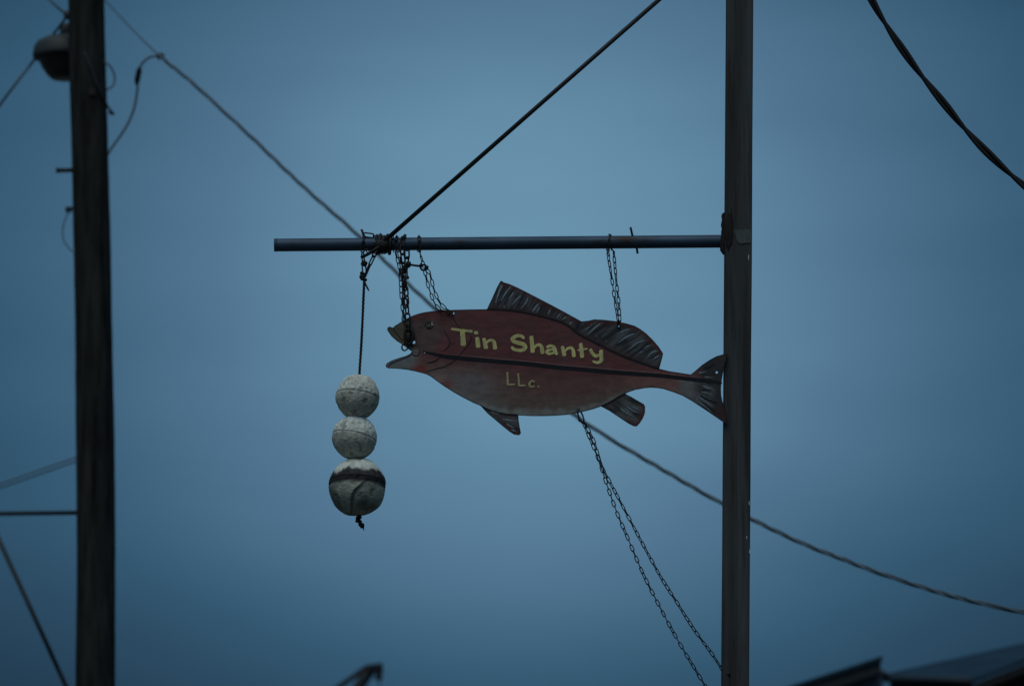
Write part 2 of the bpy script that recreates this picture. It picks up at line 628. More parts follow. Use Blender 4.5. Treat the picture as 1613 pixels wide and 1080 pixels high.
pair('blur_edge_cable', [(-3000, 1500), (-1200, 1160), (-260, 856), (0, 765), (70, 740.5), (126, 721)], 6.5, 'thin pale wire, its split blur shaped as two strands, rising to the wooden pole')
simple_wire('span_wire', [(-1900, 2400, 24), (-240, 489, 19), (0, 165, PY + .6), (52, 97, PY + .62), (107, 24, PY)], 2.2, M['alu'], 'pale blurred wire slanting up behind the round lamp')
simple_wire('tie_line', [(-1200, -900, 24), (-60, -130, 19), (30, -48, PY + .2), (78, 0, PY), (106, 25, PY)], 1.8, M['alu'], 'short grey wire crossing the top left corner to the pole')


def service_drop():
    pts = [(120, -48), (165, 0), (205, 43), (250, 87), (300, 128), (345, 169), (400, 220), (450, 268), (500, 314), (545, 353), (600, 405),
           (640, 444), (680, 481), (740, 530), (800, 577), (900, 650), (960, 690), (1040, 737), (1140, 794), (1250, 849),
           (1330, 881), (1400, 907), (1500, 938), (1613, 964), (1760, 991), (1950, 1012), (2400, 1010), (3000, 960), (4200, 720), (5600, 260)]
    yd = lambda x: PY - .2 - (min(x, 2200) - 165) / 1448.0 * 9.0
    path = resample(catmull([at(x, y, yd(x)) for x, y in pts], 10), 0.03)
    root = empty('service_cable', path[0], 'twisted grey service cable sagging from the wooden pole behind the fish to the right', 'cable')
    MB().tube(path, .0060, 6).build('messenger_wire', M['alu'], root)
    k0 = min(range(len(path)), key=lambda i: (path[i] - at(250, 87, yd(250))).length)
    tail = path[k0:]
    for ph in (0, 2.1, 4.2):
        MB().tube(helix_round(tail, .0085, .80, ph, 3.5), .0070, 6).build('conductor', M['grey_wire'], root)
    # jumper that leaves the pole, passes a splice and joins the drop
    J = [(170, 243), (178, 230), (191, 212), (203, 192), (212, 168), (216, 145), (217, 131), (218, 116), (221, 105), (228, 96), (237, 90), (250, 88)]
    JP = catmull([at(x, y, PY - .12) for x, y in J], 6)
    root2 = empty('jumper_lead', at(170, 243, PY - .12), 'short curved lead with black splice joining the pole to the twisted cable', 'cable')
    MB().tube(JP, 1.9 / SPX, 8).build('lead', M['alu'], root2)
    MB().tube([at(215.2, 134, PY - .12), at(216, 127, PY - .12), at(219, 112, PY - .12), at(220.5, 106, PY - .12)],
              [2.4 / SPX, 4.6 / SPX, 4.6 / SPX, 2.4 / SPX], 10).build('splice', M['gloss'], root2)
    MB().blob(at(253, 89, PY - .2), .03, .02, .025, .3, 5).build('clamp', M['iron'], root2)


service_drop()


def black_cable():
    pts = [(560, -2500), (900, -1220), (1180, -450), (1260, -242), (1320, -106), (1373, 0), (1400, 46), (1425, 83), (1450, 117), (1490, 167), (1520, 203), (1560, 245), (1613, 292),
           (1700, 358), (1850, 452), (2050, 548), (2500, 650), (3200, 640), (4400, 300), (5600, -400)]
    yd = lambda x: .6 - (min(max(x, 900), 2000) - 1373) / 240.0 * .5
    path = resample(catmull([at(x, y, yd(x)) for x, y in pts], 10), 0.02)
    root = empty('black_cable', path[0], 'thick black two strand cable crossing the upper right corner', 'cable')
    k0 = min(range(len(path)), key=lambda i: (path[i] - at(1450, 117, yd(1450))).length)
    s0 = sum((path[i + 1] - path[i]).length for i in range(k0))
    pitch = .67
    for ph, r in ((0, .0092), (math.pi, .0092)):
        MB().tube(helix_round(path, .0088, pitch, ph - 2 * math.pi * s0 / pitch), r, 8).build('strand', M['gloss'], root)


black_cable()

# ------------------------------------------------------------------ steel post with its arm
PX = scale_at(0.0)                       # about 369 px per metre in the sign's plane
PIPE_R = 10.2 / PX
A0, A1 = at(432, 386, 0), at(1141, 380, 0)


def arm_at(px):
    t = (px - 432) / (1141 - 432.0)
    return A0.lerp(A1, t)


def sign_post():
    top, bot = at(1166.2, -175, 0), at(1158, 1080, 0)
    foot = bot + (bot - top) * (bot.z / (top.z - bot.z))
    root = empty('sign_post', foot, 'tall rusty steel post with a horizontal arm carrying the fish sign', 'post')
    r = 21.2 / PX
    # square tube with rounded corners, slightly dented and uneven
    sec = []
    cr = .007
    for cx, cy, a0 in ((r - cr, r - cr, 0), (-(r - cr), r - cr, 90), (-(r - cr), -(r - cr), 180), (r - cr, -(r - cr), 270)):
        for k in range(5):
            an = R(a0 + 90 * k / 4)
            sec.append(Vector((cx + cr * math.cos(an), cy + cr * math.sin(an), 0)))
    ns_, nl = len(sec), 160
    V, F = [], []
    for i in range(nl + 1):
        c = foot.lerp(top, i / nl)
        for q in sec:
            w = .0012 * noise.noise(Vector((q.x * 9, q.y * 9, c.z * 1.7)))
            V.append(c + q * (1 + w / r))
    for i in range(nl):
        for k in range(ns_):
            k2 = (k + 1) % ns_
            F.append((i * ns_ + k, i * ns_ + k2, (i + 1) * ns_ + k2, (i + 1) * ns_ + k))
    F.append(tuple(range(nl * ns_, (nl + 1) * ns_)))
    obj('shaft', V, F, M['post'], root)
    MB().box(top + Vector((0, 0, .004)), 2 * r + .012, 2 * r + .012, .012).build('post_cap', M['post'], root, False)
    # arm: a pipe with a hollow mouth
    ax = (A1 - A0).normalized()
    mb = MB()
    pts = [A0, A0 + ax * .003] + [A0.lerp(A1, i / 40) for i in range(1, 41)]
    mb.tube(pts, [PIPE_R * .96] + [PIPE_R] * 41, 32, caps=False)
    mb.tube([A0 + ax * .15, A0 + ax * .001], [PIPE_R * .84, PIPE_R * .86], 32)
    mb.build('arm', M['pipe'], root)
    MB().tube([A0 - ax * .0005, A0 + ax * .012], [PIPE_R * 1.02, PIPE_R * 1.025], 32).build('arm_end', M['pipe'], root)
    # torch-cut gusset and weld
    gp = [(1142, 333.5), (1137.0, 337), (1138.2, 342), (1137, 346), (1136.2, 351), (1137.6, 356), (1136.5, 362), (1138, 371), (1135, 373), (1135, 390), (1139, 396), (1143, 399), (1158, 396), (1160, 340), (1152, 333)]
    MB().prism([at(x, y, -.034) for x, y in gp[:12]] + [at(1145, 399, -.034), at(1145, 334, -.034)], (0, .066, 0)).build('gusset', M['weld'], root, False)
    MB().blob(at(1141.5, 381, 0), .018, .04, .046, .35, 2, 24, 3).build('weld_bead', M['weld'], root)
    MB().blob(at(1148, 362, -.056), .018, .007, .085, .5, 9, 24, 3).build('weld_bead', M['weld'], root)
    # thin repair plate tacked to the near face
    pl = [(1156.5, 364), (1159, 361.5), (1167, 362.6), (1172, 360.8), (1179, 362), (1183.2, 361.5), (1183.4, 372), (1182.8, 383), (1176, 382.2), (1168, 384), (1163, 382.6), (1160, 377), (1158.6, 370)]
    MB().prism([at(x, y, -r - .0035) for x, y in pl], (0, .006, 0)).build('patch_plate', M['patch'], root, False)
    # retaining pins driven through the arm
    MB().tube([at(993.2, 358, -.02), at(996, 370, -.006), at(1000, 380, 0), at(1003, 390, .004), at(1004.3, 399.5, .01)], 1.75 / PX, 8).build('pin', M['iron'], root)
    MB().tube([at(569.3, 361, -.012), at(575, 376, -.004), at(577, 386, 0)], 1.9 / PX, 8).build('pin', M['iron'], root)
    # flecks of old white paint on the shaft
    for (x, y, h) in ((1179, 405, 9), (1180, 792, 8), (1176, 846, 5), (1180.5, 868, 7)):
        V = []
        for j in range(5):
            w = .85 * (1 - abs(j - 2) / 3)
            for q in (-1, 1):
                V.append(at(x + q * w + .4 * (j % 2), y + (j - 2) / 4 * h, -r - .0015))
        obj('paint_fleck', V, [(2 * j, 2 * j + 1, 2 * j + 3, 2 * j + 2) for j in range(4)], M['white'], root)


sign_post()


def stay_rod():
    a, b = at(596, 388, -.036), at(1153, -101, -.012)
    root = empty('stay_cable', a, 'straight black stay rising from the arm to the top of the post', 'cable')
    MB().tube([a, b], 3.55 / PX, 12).build('rod', M['cable'], root)
    # the end is wound round the arm and its tail sticks out below
    ax = (A1 - A0).normalized()
    cen = arm_at(604)
    P = []
    for i in range(121):
        t = i / 120
        an = math.pi / 2 + t * 2 * math.pi * 4.0
        rr = PIPE_R + .009 + .004 * math.sin(9 * t)
        P.append(cen + ax * (-.028 + .062 * t) + Vector((0, -math.cos(an) * rr, math.sin(an) * rr)))
    MB().tube(P, .0075, 8).build('winding', M['cable'], root)
    T = catmull([at(604, 384, -.04), at(592, 392, -.044), at(580, 400, -.03), at(569, 405.5, -.015)], 6)
    MB().tube(T, .0068, 8).build('tail', M['cable'], root)
    MB().blob(at(601, 385, -.034), .034, .016, .024, .45, 11, 20, 3).build('clamp', M['cable'], root)
    MB().tube([at(1147, -97, -.05), at(1153, -101, -.02), at(1160, -106, .02)], .016, 10).build('anchor_lug', M['iron'], root)


stay_rod()

# ------------------------------------------------------------------ chains
LINKS = {}


def link_mesh(pitch, width, wire, mt):
    key = (pitch, width, wire)
    if key in LINKS:
        return LINKS[key]
    rc = width / 2 - wire              # centre-line radius of the rounded ends
    hl = pitch / 2 + wire - rc         # half of the straight run
    cen = []
    ns = 5
    for s, x0 in ((1, hl), (-1, -hl)):
        for i in range(ns + 1):
            a = math.pi / 2 - math.pi * i / ns if s == 1 else -math.pi / 2 - math.pi * i / ns
            cen.append(Vector((x0 + rc * math.cos(a), 0, rc * math.sin(a))))
    n, q = len(cen), 5
    V, F = [], []
    for i, c in enumerate(cen):
        T = (cen[(i + 1) % n] - cen[i - 1]).normalized()
        N = Vector((0, 1, 0))
        B = T.cross(N)
        for k in range(q):
            a = 2 * math.pi * k / q
            V.append(c + (N * math.cos(a) + B * math.sin(a)) * wire)
    for i in range(n):
        for k in range(q):
            F.append((i * q + k, i * q + (k + 1) % q, ((i + 1) % n) * q + (k + 1) % q, ((i + 1) % n) * q + k))
    me = bpy.data.meshes.new('chain_link')
    me.from_pydata([tuple(v) for v in V], [], F)
    me.polygons.foreach_set('use_smooth', [True] * len(me.polygons))
    me.materials.append(mt)
    LINKS[key] = me
    return me


def put_links(root, path, pitch, width, wire, roll0=0.0, jitter=18, name='link'):
    me = link_mesh(pitch, width, wire, M['chain'])
    base = wloc(root)
    pts = resample(path, pitch)
    for i in range(len(pts) - 1):
        a, b = pts[i], pts[i + 1]
        T = (b - a).normalized()
        ref = Vector((0, -1, 0)) if abs(T.y) < .95 else Vector((0, 0, 1))
        Nn = (ref - T * ref.dot(T)).normalized()
        Bn = Nn.cross(T)
        m = Matrix((T, Nn, Bn)).transposed()
        roll = roll0 + (90 if i % 2 else 0) + random.uniform(-jitter, jitter)
        m = m @ Matrix.Rotation(R(roll), 3, 'X')
        o = bpy.data.objects.new(name, me)
        COL.objects.link(o)
        o.parent = root
        o.location = (a + b) / 2 - base
        o.rotation_euler = m.to_euler()


THIN = (.0255, .0165, .0023)
HEAVY = (.036, .026, .0038)


def over_arm(px0, px1, rr, front_first=True, n=9):
    """points of a path that climbs the front of the arm, crosses its top and goes down behind"""
    out = []
    for i in range(n):
        t = i / (n - 1)
        c = arm_at(px0 + (px1 - px0) * t)
        an = R(-60) + t * R(300)
        out.append(c + Vector((0, -math.cos(an) * rr, math.sin(an) * rr)))
    return out


# the plane of the fish: a touch nearer to the viewer at the tail
FISH_A = Vector((at(610, 550, .008).x, .008, 0))
FISH_B = Vector((at(1143, 550, -.076).x, -.076, 0))
FD = (FISH_B - FISH_A).normalized()
FN = Vector((FD.y, -FD.x, 0))            # towards the viewer
if FN.y > 0:
    FN = -FN


def on_fish(px, py, out=0.0):
    d = ray(px, py)
    t = (FISH_A + FN * out - CAM).dot(FN) / d.dot(FN)
    return CAM + d * t


def fp(px, py, out):
    return on_fish(px, py, out)


def wob_at(x, y):
    return .0022 * noise.noise(Vector((x * .012, y * .016, 3.3)))


BACK = -.012                             # board thickness behind the painted face


def fish_chains():
    # A: short doubled chain at the second dorsal fin
    root = empty('thin_chain', arm_at(961), 'short doubled thin chain holding the rear fin of the fish', 'chain', 'thin chains on the fish sign')
    s1 = [fp(975, 515, .006), fp(973.5, 506, .007), fp(970, 482, .010), fp(966, 455, .016), fp(962, 428, .03), fp(958.5, 405, .045)]
    s2 = [fp(966, 392, BACK - .05), fp(968, 412, BACK - .035), fp(971, 445, BACK - .02), fp(975, 480, BACK - .01), fp(976, 506, BACK - .006), fp(975, 515, BACK - .004)]
    put_links(root, catmull(s1 + over_arm(957.5, 964, PIPE_R + .006) + s2, 6), *THIN, roll0=20)
    # B: thin chain behind the head, tied up in a ring and split into two strands
    root = empty('thin_chain', arm_at(660), 'thin chain parting into two strands above the back of the fish head', 'chain', 'thin chains on the fish sign')
    top = [fp(668, 421, .0), fp(664.5, 409, .012), fp(661.5, 398, .03)]
    put_links(root, catmull(over_arm(661, 659, PIPE_R + .006)[::-1] + top[::-1], 6), *THIN, roll0=10)
    put_links(root, catmull([fp(668.5, 424, .004), fp(672, 440, .004), fp(676, 455, .004), fp(682, 472, .004), (fp(688, 483, .005)), fp(694, 488, .008), fp(703, 490, .008), fp(713, 492.5, .007)], 6), *THIN, roll0=0)
    put_links(root, catmull([fp(670, 423, -.008), fp(677, 430, -.010), fp(681, 447, -.012), fp(686, 463, -.014), fp(693, 477, -.016), fp(703, 487, -.020), fp(711, 491, -.020)], 6), *THIN, roll0=15)
    # C: thin chain at the snout, two strands hanging side by side
    root = empty('thin_chain', arm_at(625), 'thin chain in two close strands left of the heavy chain at the snout', 'chain', 'thin chains on the fish sign')
    put_links(root, catmull([fp(636, 508, -.004 + BACK), fp(634, 488, -.018), fp(632, 462, -.02), fp(631, 440, -.02), fp(628, 416, -.03), fp(623, 398, -.04)]
                            + over_arm(623, 627, PIPE_R + .006)[::-1][1:-1]
                            + [fp(628.5, 398, .035), fp(632, 418, .022), fp(635, 440, .015), fp(636, 464, .01), fp(635.5, 488, .007), fp(637, 505, .006), fp(640, 520, .006)], 6),
              *THIN, roll0=30)
    # D: heavy chain at the snout
    root = empty('heavy_chain', arm_at(637), 'heavy dark chain looped over the arm and shackled through the fish mouth', 'chain')
    put_links(root, catmull([fp(637, 428, .02), fp(635.5, 411, .03), fp(633.5, 396, .04)] + over_arm(632, 641, PIPE_R + .009)[1:-1]
                            + [fp(641.5, 397, -.045), fp(640.5, 412, -.03), fp(638, 428, -.005)], 6), *HEAVY, roll0=8)
    put_links(root, catmull([fp(637.5, 424, .014), fp(638.5, 447, .012), fp(640, 470, .010), fp(641.5, 492, .012), fp(643, 510, .012), fp(643.5, 522, .012)], 6), *HEAVY, roll0=75, jitter=10)
    put_links(root, catmull([fp(635.5, 430, .004), fp(637, 450, .0), fp(637.5, 468, -.004), fp(638.5, 484, -.008)], 6), *HEAVY, roll0=35, jitter=25)
    sh = catmull([fp(640, 514, .012), fp(637.5, 526, .016), fp(639, 538, .014), fp(644, 542, .012), fp(649, 537, .014), fp(650.5, 526, .016), fp(647.5, 515, .012)], 6)
    MB().tube(sh, .0062, 8).tube([fp(638, 519, .012), fp(649.5, 519.5, .012)], .0072, 8).build('shackle', M['iron'], root)
    MB().blob(fp(643.5, 531, .014), .011, .008, .024, .4, 6, 16, 3).blob(fp(642.5, 512, .014), .012, .009, .012, .4, 8, 16, 3).build('shackle_bolt', M['iron'], root)
    rg = [fp(637.6, 547, 0) + Vector((math.cos(a) * .0125, .006 * math.sin(2 * a), math.sin(a) * .0135)) for a in [2 * math.pi * i / 20 for i in range(21)]]
    MB().tube(rg, .0033, 8).build('ring', M['iron'], root)
    # short links gathered into a lump where the strands cross
    MB().blob(fp(636.5, 423, .012), .012, .012, .014, .5, 21, 16, 3).blob(fp(640.5, 437.5, .008), .011, .008, .006, .5, 22, 14, 3) \
        .tube([fp(638, 440, .014), fp(644, 435.5, .014)], .0045, 8).build('wire_binding', M['iron'], root)
    # E: eye bolt that holds the two chains apart
    root = empty('eye_bolt', fp(655, 419, 0), 'short level eye bolt linking heavy chain and thin chain under the arm', 'bolt')
    MB().tube([fp(642, 416.5, .004), fp(663, 419.3, .002)], .0047, 10).build('shank', M['iron'], root)
    MB().blob(fp(643, 416.5, .004), .013, .013, .015, .35, 31, 16, 3).build('nut', M['iron'], root)
    eye = [fp(667.3, 421.3, .002) + Vector((math.cos(a) * .0125, .0, math.sin(a) * .0115)) for a in [2 * math.pi * i / 20 for i in range(21)]]
    MB().tube(eye, .0045, 8).build('eye', M['iron'], root)
    MB().blob(fp(672, 421.5, .004), .009, .010, .010, .4, 33, 14, 3).blob(fp(663, 417.5, .004), .007, .009, .008, .4, 34, 14, 3).build('lock_nut', M['iron'], root)
    # F: the tether from belly to post
    root = empty('tether_chain', fp(911, 645, 0), 'long doubled thin chain running from the fish belly down to the post', 'chain')
    ql = []
    ca, ax1 = fp(914.8, 655.5, -.004), None
    for i in range(33):
        a = 2 * math.pi * i / 32
        lx, lz = .0095 * math.cos(a), .0285 * math.sin(a)
        k = R(20)
        ql.append(ca + Vector((lx * math.cos(k) - lz * math.sin(k) * -1 * -1, .004 * math.sin(a), lx * math.sin(k) * 0 + lz * math.cos(k))))
    ql = [ca + Vector((.0085 * math.cos(a) - .030 * math.sin(a) * math.sin(R(20)), .004 * math.sin(2 * a), .030 * math.sin(a) * math.cos(R(20)) + .0085 * math.cos(a) * math.sin(R(20)))) for a in [2 * math.pi * i / 32 for i in range(33)]]
    MB().tube(ql, .0036, 8).build('quick_link', M['iron'], root)
    MB().tube([ca + Vector((-.0095, 0, -.006)), ca + Vector((-.0035, 0, -.022))], .0052, 8).build('link_sleeve', M['iron'], root)
    L = [(918.5, 664), (925, 681), (932, 697), (938, 711), (944.5, 727), (951, 748), (961, 777.5), (973, 810), (986.5, 841.5), (1012, 901), (1037.6, 952), (1067.5, 1007.5), (1093, 1050), (1110, 1078), (1141, 1126)]
    Rr = [(919.5, 664), (928, 679), (935, 693), (940, 709), (946.5, 731), (955, 748), (965, 767), (991, 816), (1016, 863), (1042, 910), (1067.5, 950), (1093, 990.5), (1118.6, 1025), (1135.5, 1050.5), (1140, 1057)]
    yl = lambda x: -.035 + (x - 918) / 222.0 * .02
    put_links(root, catmull([at(x, y, yl(x) + .006) for x, y in L], 6), *THIN, roll0=25, jitter=25)
    put_links(root, catmull([at(x, y, yl(x) - .010) for x, y in Rr], 6), *THIN, roll0=55, jitter=25)
    MB().tube([at(1138, 1056, -.02), at(1144, 1060, -.045), at(1149, 1061, -.064)], .005, 8).build('hook', M['iron'], root)
    MB().tube([at(1137, 1124, -.02), at(1144, 1128, -.045), at(1149, 1129, -.064)], .005, 8).build('hook', M['iron'], root)


fish_chains()

# ------------------------------------------------------------------ the fish sign
UPPER = [(619, 516), (622, 513), (630, 508), (640, 502), (650, 497), (660, 493.6), (670, 491.4), (680, 490), (690, 489), (705, 488.2), (720, 487.7), (740, 487.2), (767, 486.8)]
SEAM1 = [(767, 486.8), (785, 487), (800, 488), (815, 490), (830, 492.6), (850, 497), (870, 502.5), (886, 507.5), (897, 514), (906, 522)]
SEAM2 = [(906, 522), (920, 530.5), (935, 538), (952, 546.5), (970, 555.5), (985, 562), (1000, 567.5), (1015, 573), (1030, 578), (1038.5, 580.5)]
PEDU = [(1038.5, 580.5), (1055, 584.5), (1070, 586.7), (1088, 589.6)]
TAILSEAM = [(1088, 589.6), (1092, 600), (1092, 612), (1088, 622), (1082, 627)]
LOWPED = [(1082, 627), (1075, 623), (1060, 617.3), (1045, 612.5), (1035, 611), (1025, 610.4), (1015, 611.3), (1000, 614), (990, 617.5), (985, 620)]
SEAM3 = [(985, 620), (975, 625), (965, 631), (956, 636), (947, 640)]
BELLY = [(947, 640), (935, 644), (920, 648), (905, 651.3), (890, 653.4), (875, 654.5), (855, 655.2), (835, 655), (816.5, 654)]
SEAM4 = [(816.5, 654), (800, 652.6), (785, 650), (770, 645.5), (757, 639)]
CHIN = [(757, 639), (745, 634), (730, 626.3), (715, 618), (700, 608.5), (690, 601.5), (680, 594), (673, 590), (668, 588.3), (655, 585), (640, 582), (625, 580.5),
        (612, 580), (608.3, 578.4), (607.2, 575), (610, 571.3), (618, 567), (630, 563), (640, 560), (646, 557), (648.8, 553.4)]
MOUTH = [(648.8, 553.4), (643, 549.5), (638, 545.5), (632, 541.5), (625, 537), (617, 530), (611.5, 522.5), (609.8, 518.6), (610.6, 515.4), (613.8, 514.2), (619, 516)]
TAIL = [(1088, 589.6), (1095, 584), (1105, 575.3), (1117, 567), (1128, 561), (1140, 557.6), (1146, 556.6), (1144.5, 563), (1140.5, 578), (1138.3, 590), (1136.3, 602),
        (1135.6, 612), (1136, 622), (1138, 632), (1141.3, 643), (1144, 654), (1145, 667), (1139, 664.5), (1128, 657), (1115, 648), (1100, 638.2), (1090, 631.5), (1082, 627)]
DORS1 = [(906, 522), (916, 506), (905, 500), (890, 491.7), (870, 481), (850, 470.6), (830, 460.3), (815, 452.8), (803, 447.4), (793, 444.4), (790.3, 442), (787.8, 443.3), (783, 452), (775, 470), (767, 486.8)]
DORS2 = [(906, 522), (916, 506), (927, 505), (936, 502.8), (950, 503.5), (968, 505.4), (985, 508.8), (1000, 513), (1010, 519), (1018, 525), (1028, 534.8), (1037, 545), (1043, 554),
         (1044.6, 557), (1042, 568), (1038.5, 580.5)]
ANAL = [(947, 640), (960, 647), (975, 657), (990, 667), (998, 671), (1003, 671.4), (1008, 666), (1013, 658), (1016, 650), (1016.2, 640), (1014, 636), (1005, 631), (995, 625), (985, 620)]
PELV = [(757, 639), (768, 651), (780, 661), (793, 672), (803, 680), (810, 684.3), (818, 685.2), (820.6, 682), (818.6, 672), (817, 662), (816.5, 654)]


def chain_pts(*segs):
    out = []
    for s in segs:
        for p in s:
            if not out or (abs(p[0] - out[-1][0]) + abs(p[1] - out[-1][1])) > 1e-6:
                out.append(p)
    if abs(out[0][0] - out[-1][0]) + abs(out[0][1] - out[-1][1]) < 1e-6:
        out.pop()
    return out


BODY = chain_pts(UPPER, SEAM1, SEAM2, PEDU, TAILSEAM, LOWPED, SEAM3, BELLY, SEAM4, CHIN, MOUTH)
PIECES = {
    'body': BODY,
    'front_dorsal_fin': chain_pts(SEAM1, DORS1),
    'rear_dorsal_fin': chain_pts(DORS2, SEAM2[::-1]),
    'tail_fin': chain_pts(TAIL, TAILSEAM[::-1]),
    'anal_fin': chain_pts(ANAL, SEAM3),
    'pelvic_fin': chain_pts(PELV, SEAM4),
}
HOLES = {
    'body': [(652, 539, 2.4), (669, 555, 1.2), (714.3, 493.2, 1.6), (1067, 594.2, 1.5), (911, 645.5, 1.7), (695, 489.0 + 4, 0.0)],
    'rear_dorsal_fin': [(975, 514.3, 1.5)],
    'tail_fin': [(1129, 586.3, 1.9)],
}
STRIPE = [(667, 553.5), (676, 556), (690, 559), (700, 561.3), (730, 564.6), (760, 567), (795, 570), (830, 573), (880, 578.6), (920, 582), (960, 585.6), (1000, 588.6), (1040, 591.6),
          (1070, 595), (1100, 598.4), (1122, 601), (1136.5, 603)]


def seg_dist(P, poly, closed=True):
    n = len(poly)
    best = np.full(len(P), 1e9)
    for i in range(n if closed else n - 1):
        a, b = np.array(poly[i], float), np.array(poly[(i + 1) % n], float)
        ab = b - a
        t = np.clip(((P - a) @ ab) / max(ab @ ab, 1e-9), 0, 1)
        d = np.hypot(*(P - (a + t[:, None] * ab)).T)
        best = np.minimum(best, d)
    return best


def inside(P, poly):
    r = np.zeros(len(P), bool)
    n = len(poly)
    for i in range(n):
        x0, y0 = poly[i]
        x1, y1 = poly[(i + 1) % n]
        c = ((y0 > P[:, 1]) != (y1 > P[:, 1]))
        with np.errstate(divide='ignore', invalid='ignore'):
            xx = (x1 - x0) * (P[:, 1] - y0) / (y1 - y0) + x0
        r ^= c & (P[:, 0] < xx)
    return r


def sstep(a, b, x):
    t = np.clip((x - a) / (b - a), 0, 1)
    return t * t * (3 - 2 * t)


def nz(P, sx, sy, seed):
    return np.array([noise.noise(Vector((x * sx, y * sy, seed))) for x, y in P])


def mix(a, b, t):
    return a * (1 - t[:, None]) + np.array(b)[None, :] * t[:, None]


def paint_body(P):
    x, y = P[:, 0], P[:, 1]
    sy = np.interp(x, [p[0] for p in STRIPE], [p[1] for p in STRIPE])
    bot = np.interp(x, [640, 668, 700, 745, 800, 870, 940, 985, 1020, 1060, 1100], [582, 588, 609, 634, 652, 655, 643, 620, 611, 617, 634])
    t = np.clip((y - sy) / np.maximum(bot - sy, 4), 0, 1.2)
    n1, n2 = nz(P, .03, .05, 1.0), nz(P, .09, .12, 5.0)
    col = np.tile(np.array([0.168, 0.052, 0.050]), (len(P), 1))
    col = mix(col, (0.132, 0.058, 0.056), np.clip(.5 + n1, 0, 1) * .8)
    stroke = nz(P, .02, .16, 21.0)
    col = col * (1 + .14 * stroke)[:, None]
    # belly: airbrushed from maroon through brown to pale grey
    below = (y > sy).astype(float)
    col = mix(col, (0.175, 0.082, 0.070), below * sstep(.05, .35, t))
    col = mix(col, (0.165, 0.110, 0.090), below * sstep(.40, .80, t + .1 * n1))
    col = mix(col, (0.27, 0.275, 0.25), below * sstep(.80, 1.02, t + .09 * n2))
    # silvery flank below the gills
    f = below * np.exp(-(((x - 735) / 45) ** 2 + ((y - 610) / 26) ** 2))
    col = mix(col, (0.215, 0.200, 0.190), np.clip(f * 1.0, 0, .7))
    # reddish peduncle turning grey at the tail
    col = mix(col, (0.26, 0.12, 0.10), below * sstep(960, 1030, x) * .8)
    col = mix(col, (0.185, 0.180, 0.175), below * sstep(1058, 1082, x))
    col = mix(col, (0.24, 0.085, 0.078), (1 - below) * sstep(1000, 1050, x) * .8)
    # head
    hd = sstep(1.15, .72, np.hypot((x - 662) / 44, (y - 529) / 30) + .12 * n2) * (y < sy + 2)
    col = mix(col, (0.112, 0.088, 0.078), hd * .7)
    crown = sstep(507, 497, y + .12 * (x - 660)) * (x < 720)
    col = mix(col, (0.175, 0.055, 0.055), crown * .9)
    sn = sstep(646, 632, x + .3 * (y - 525)) * (y < 552)
    col = mix(col, (0.120, 0.108, 0.074), sn)
    teeth = np.exp(-((seg_dist(P, [(634, 541), (644, 548), (657, 552.5)], False)) / 2.2) ** 2)
    col = mix(col, (0.30, 0.28, 0.20), np.clip(teeth, 0, .85))
    jaw = sstep(668, 646, x) * (y > 553)
    col = mix(col, (0.205, 0.210, 0.200), jaw)
    blush = np.exp(-(((x - 661) / 11) ** 2 + ((y - 583) / 9) ** 2))
    col = mix(col, (0.26, 0.026, 0.024), np.clip(blush * 1.1, 0, .85))
    blush = np.exp(-(((x - 703) / 9) ** 2 + ((y - 606) / 7) ** 2))
    col = mix(col, (0.30, 0.06, 0.05), np.clip(blush, 0, .7))
    blush = np.exp(-(((x - 699) / 9) ** 2 + ((y - 541) / 11) ** 2))
    col = mix(col, (0.22, 0.06, 0.075), np.clip(blush, 0, .6))
    pinkish = np.exp(-(((x - 690) / 16) ** 2 + ((y - 592) / 9) ** 2))
    col = mix(col, (0.30, 0.20, 0.185), np.clip(pinkish, 0, .6))
    return col


def paint_fin(P, base, edge_line, seam, red=.9, rdir=(-.6, .8)):
    n1, n2 = nz(P, .05, .09, 9.0), nz(P, .15, .3, 2.0)
    col = np.tile(np.array(base), (len(P), 1))
    col = mix(col, (0.034, 0.032, 0.034), np.clip(.45 + n1 * 1.4, 0, 1) * .6)
    along = P @ np.array(rdir)
    across = P @ np.array((-rdir[1], rdir[0]))
    st = np.array([noise.noise(Vector((c_ * .30, a_ * .035, 4.4))) for c_, a_ in zip(across, along)])
    col = mix(col, (0.150, 0.170, 0.185), np.clip(st * 1.6, 0, .55))
    col = mix(col, (0.014, 0.014, 0.017), np.clip(-st * 2.0, 0, .75))
    de, ds = seg_dist(P, edge_line, False), seg_dist(P, seam, False)
    col = mix(col, (0.135, 0.030, 0.025), np.exp(-(de / (5.5 + 3 * n1)) ** 2) * red)
    col = mix(col, (0.085, 0.042, 0.042), np.exp(-(ds / 7.0) ** 2) * .8)
    return col


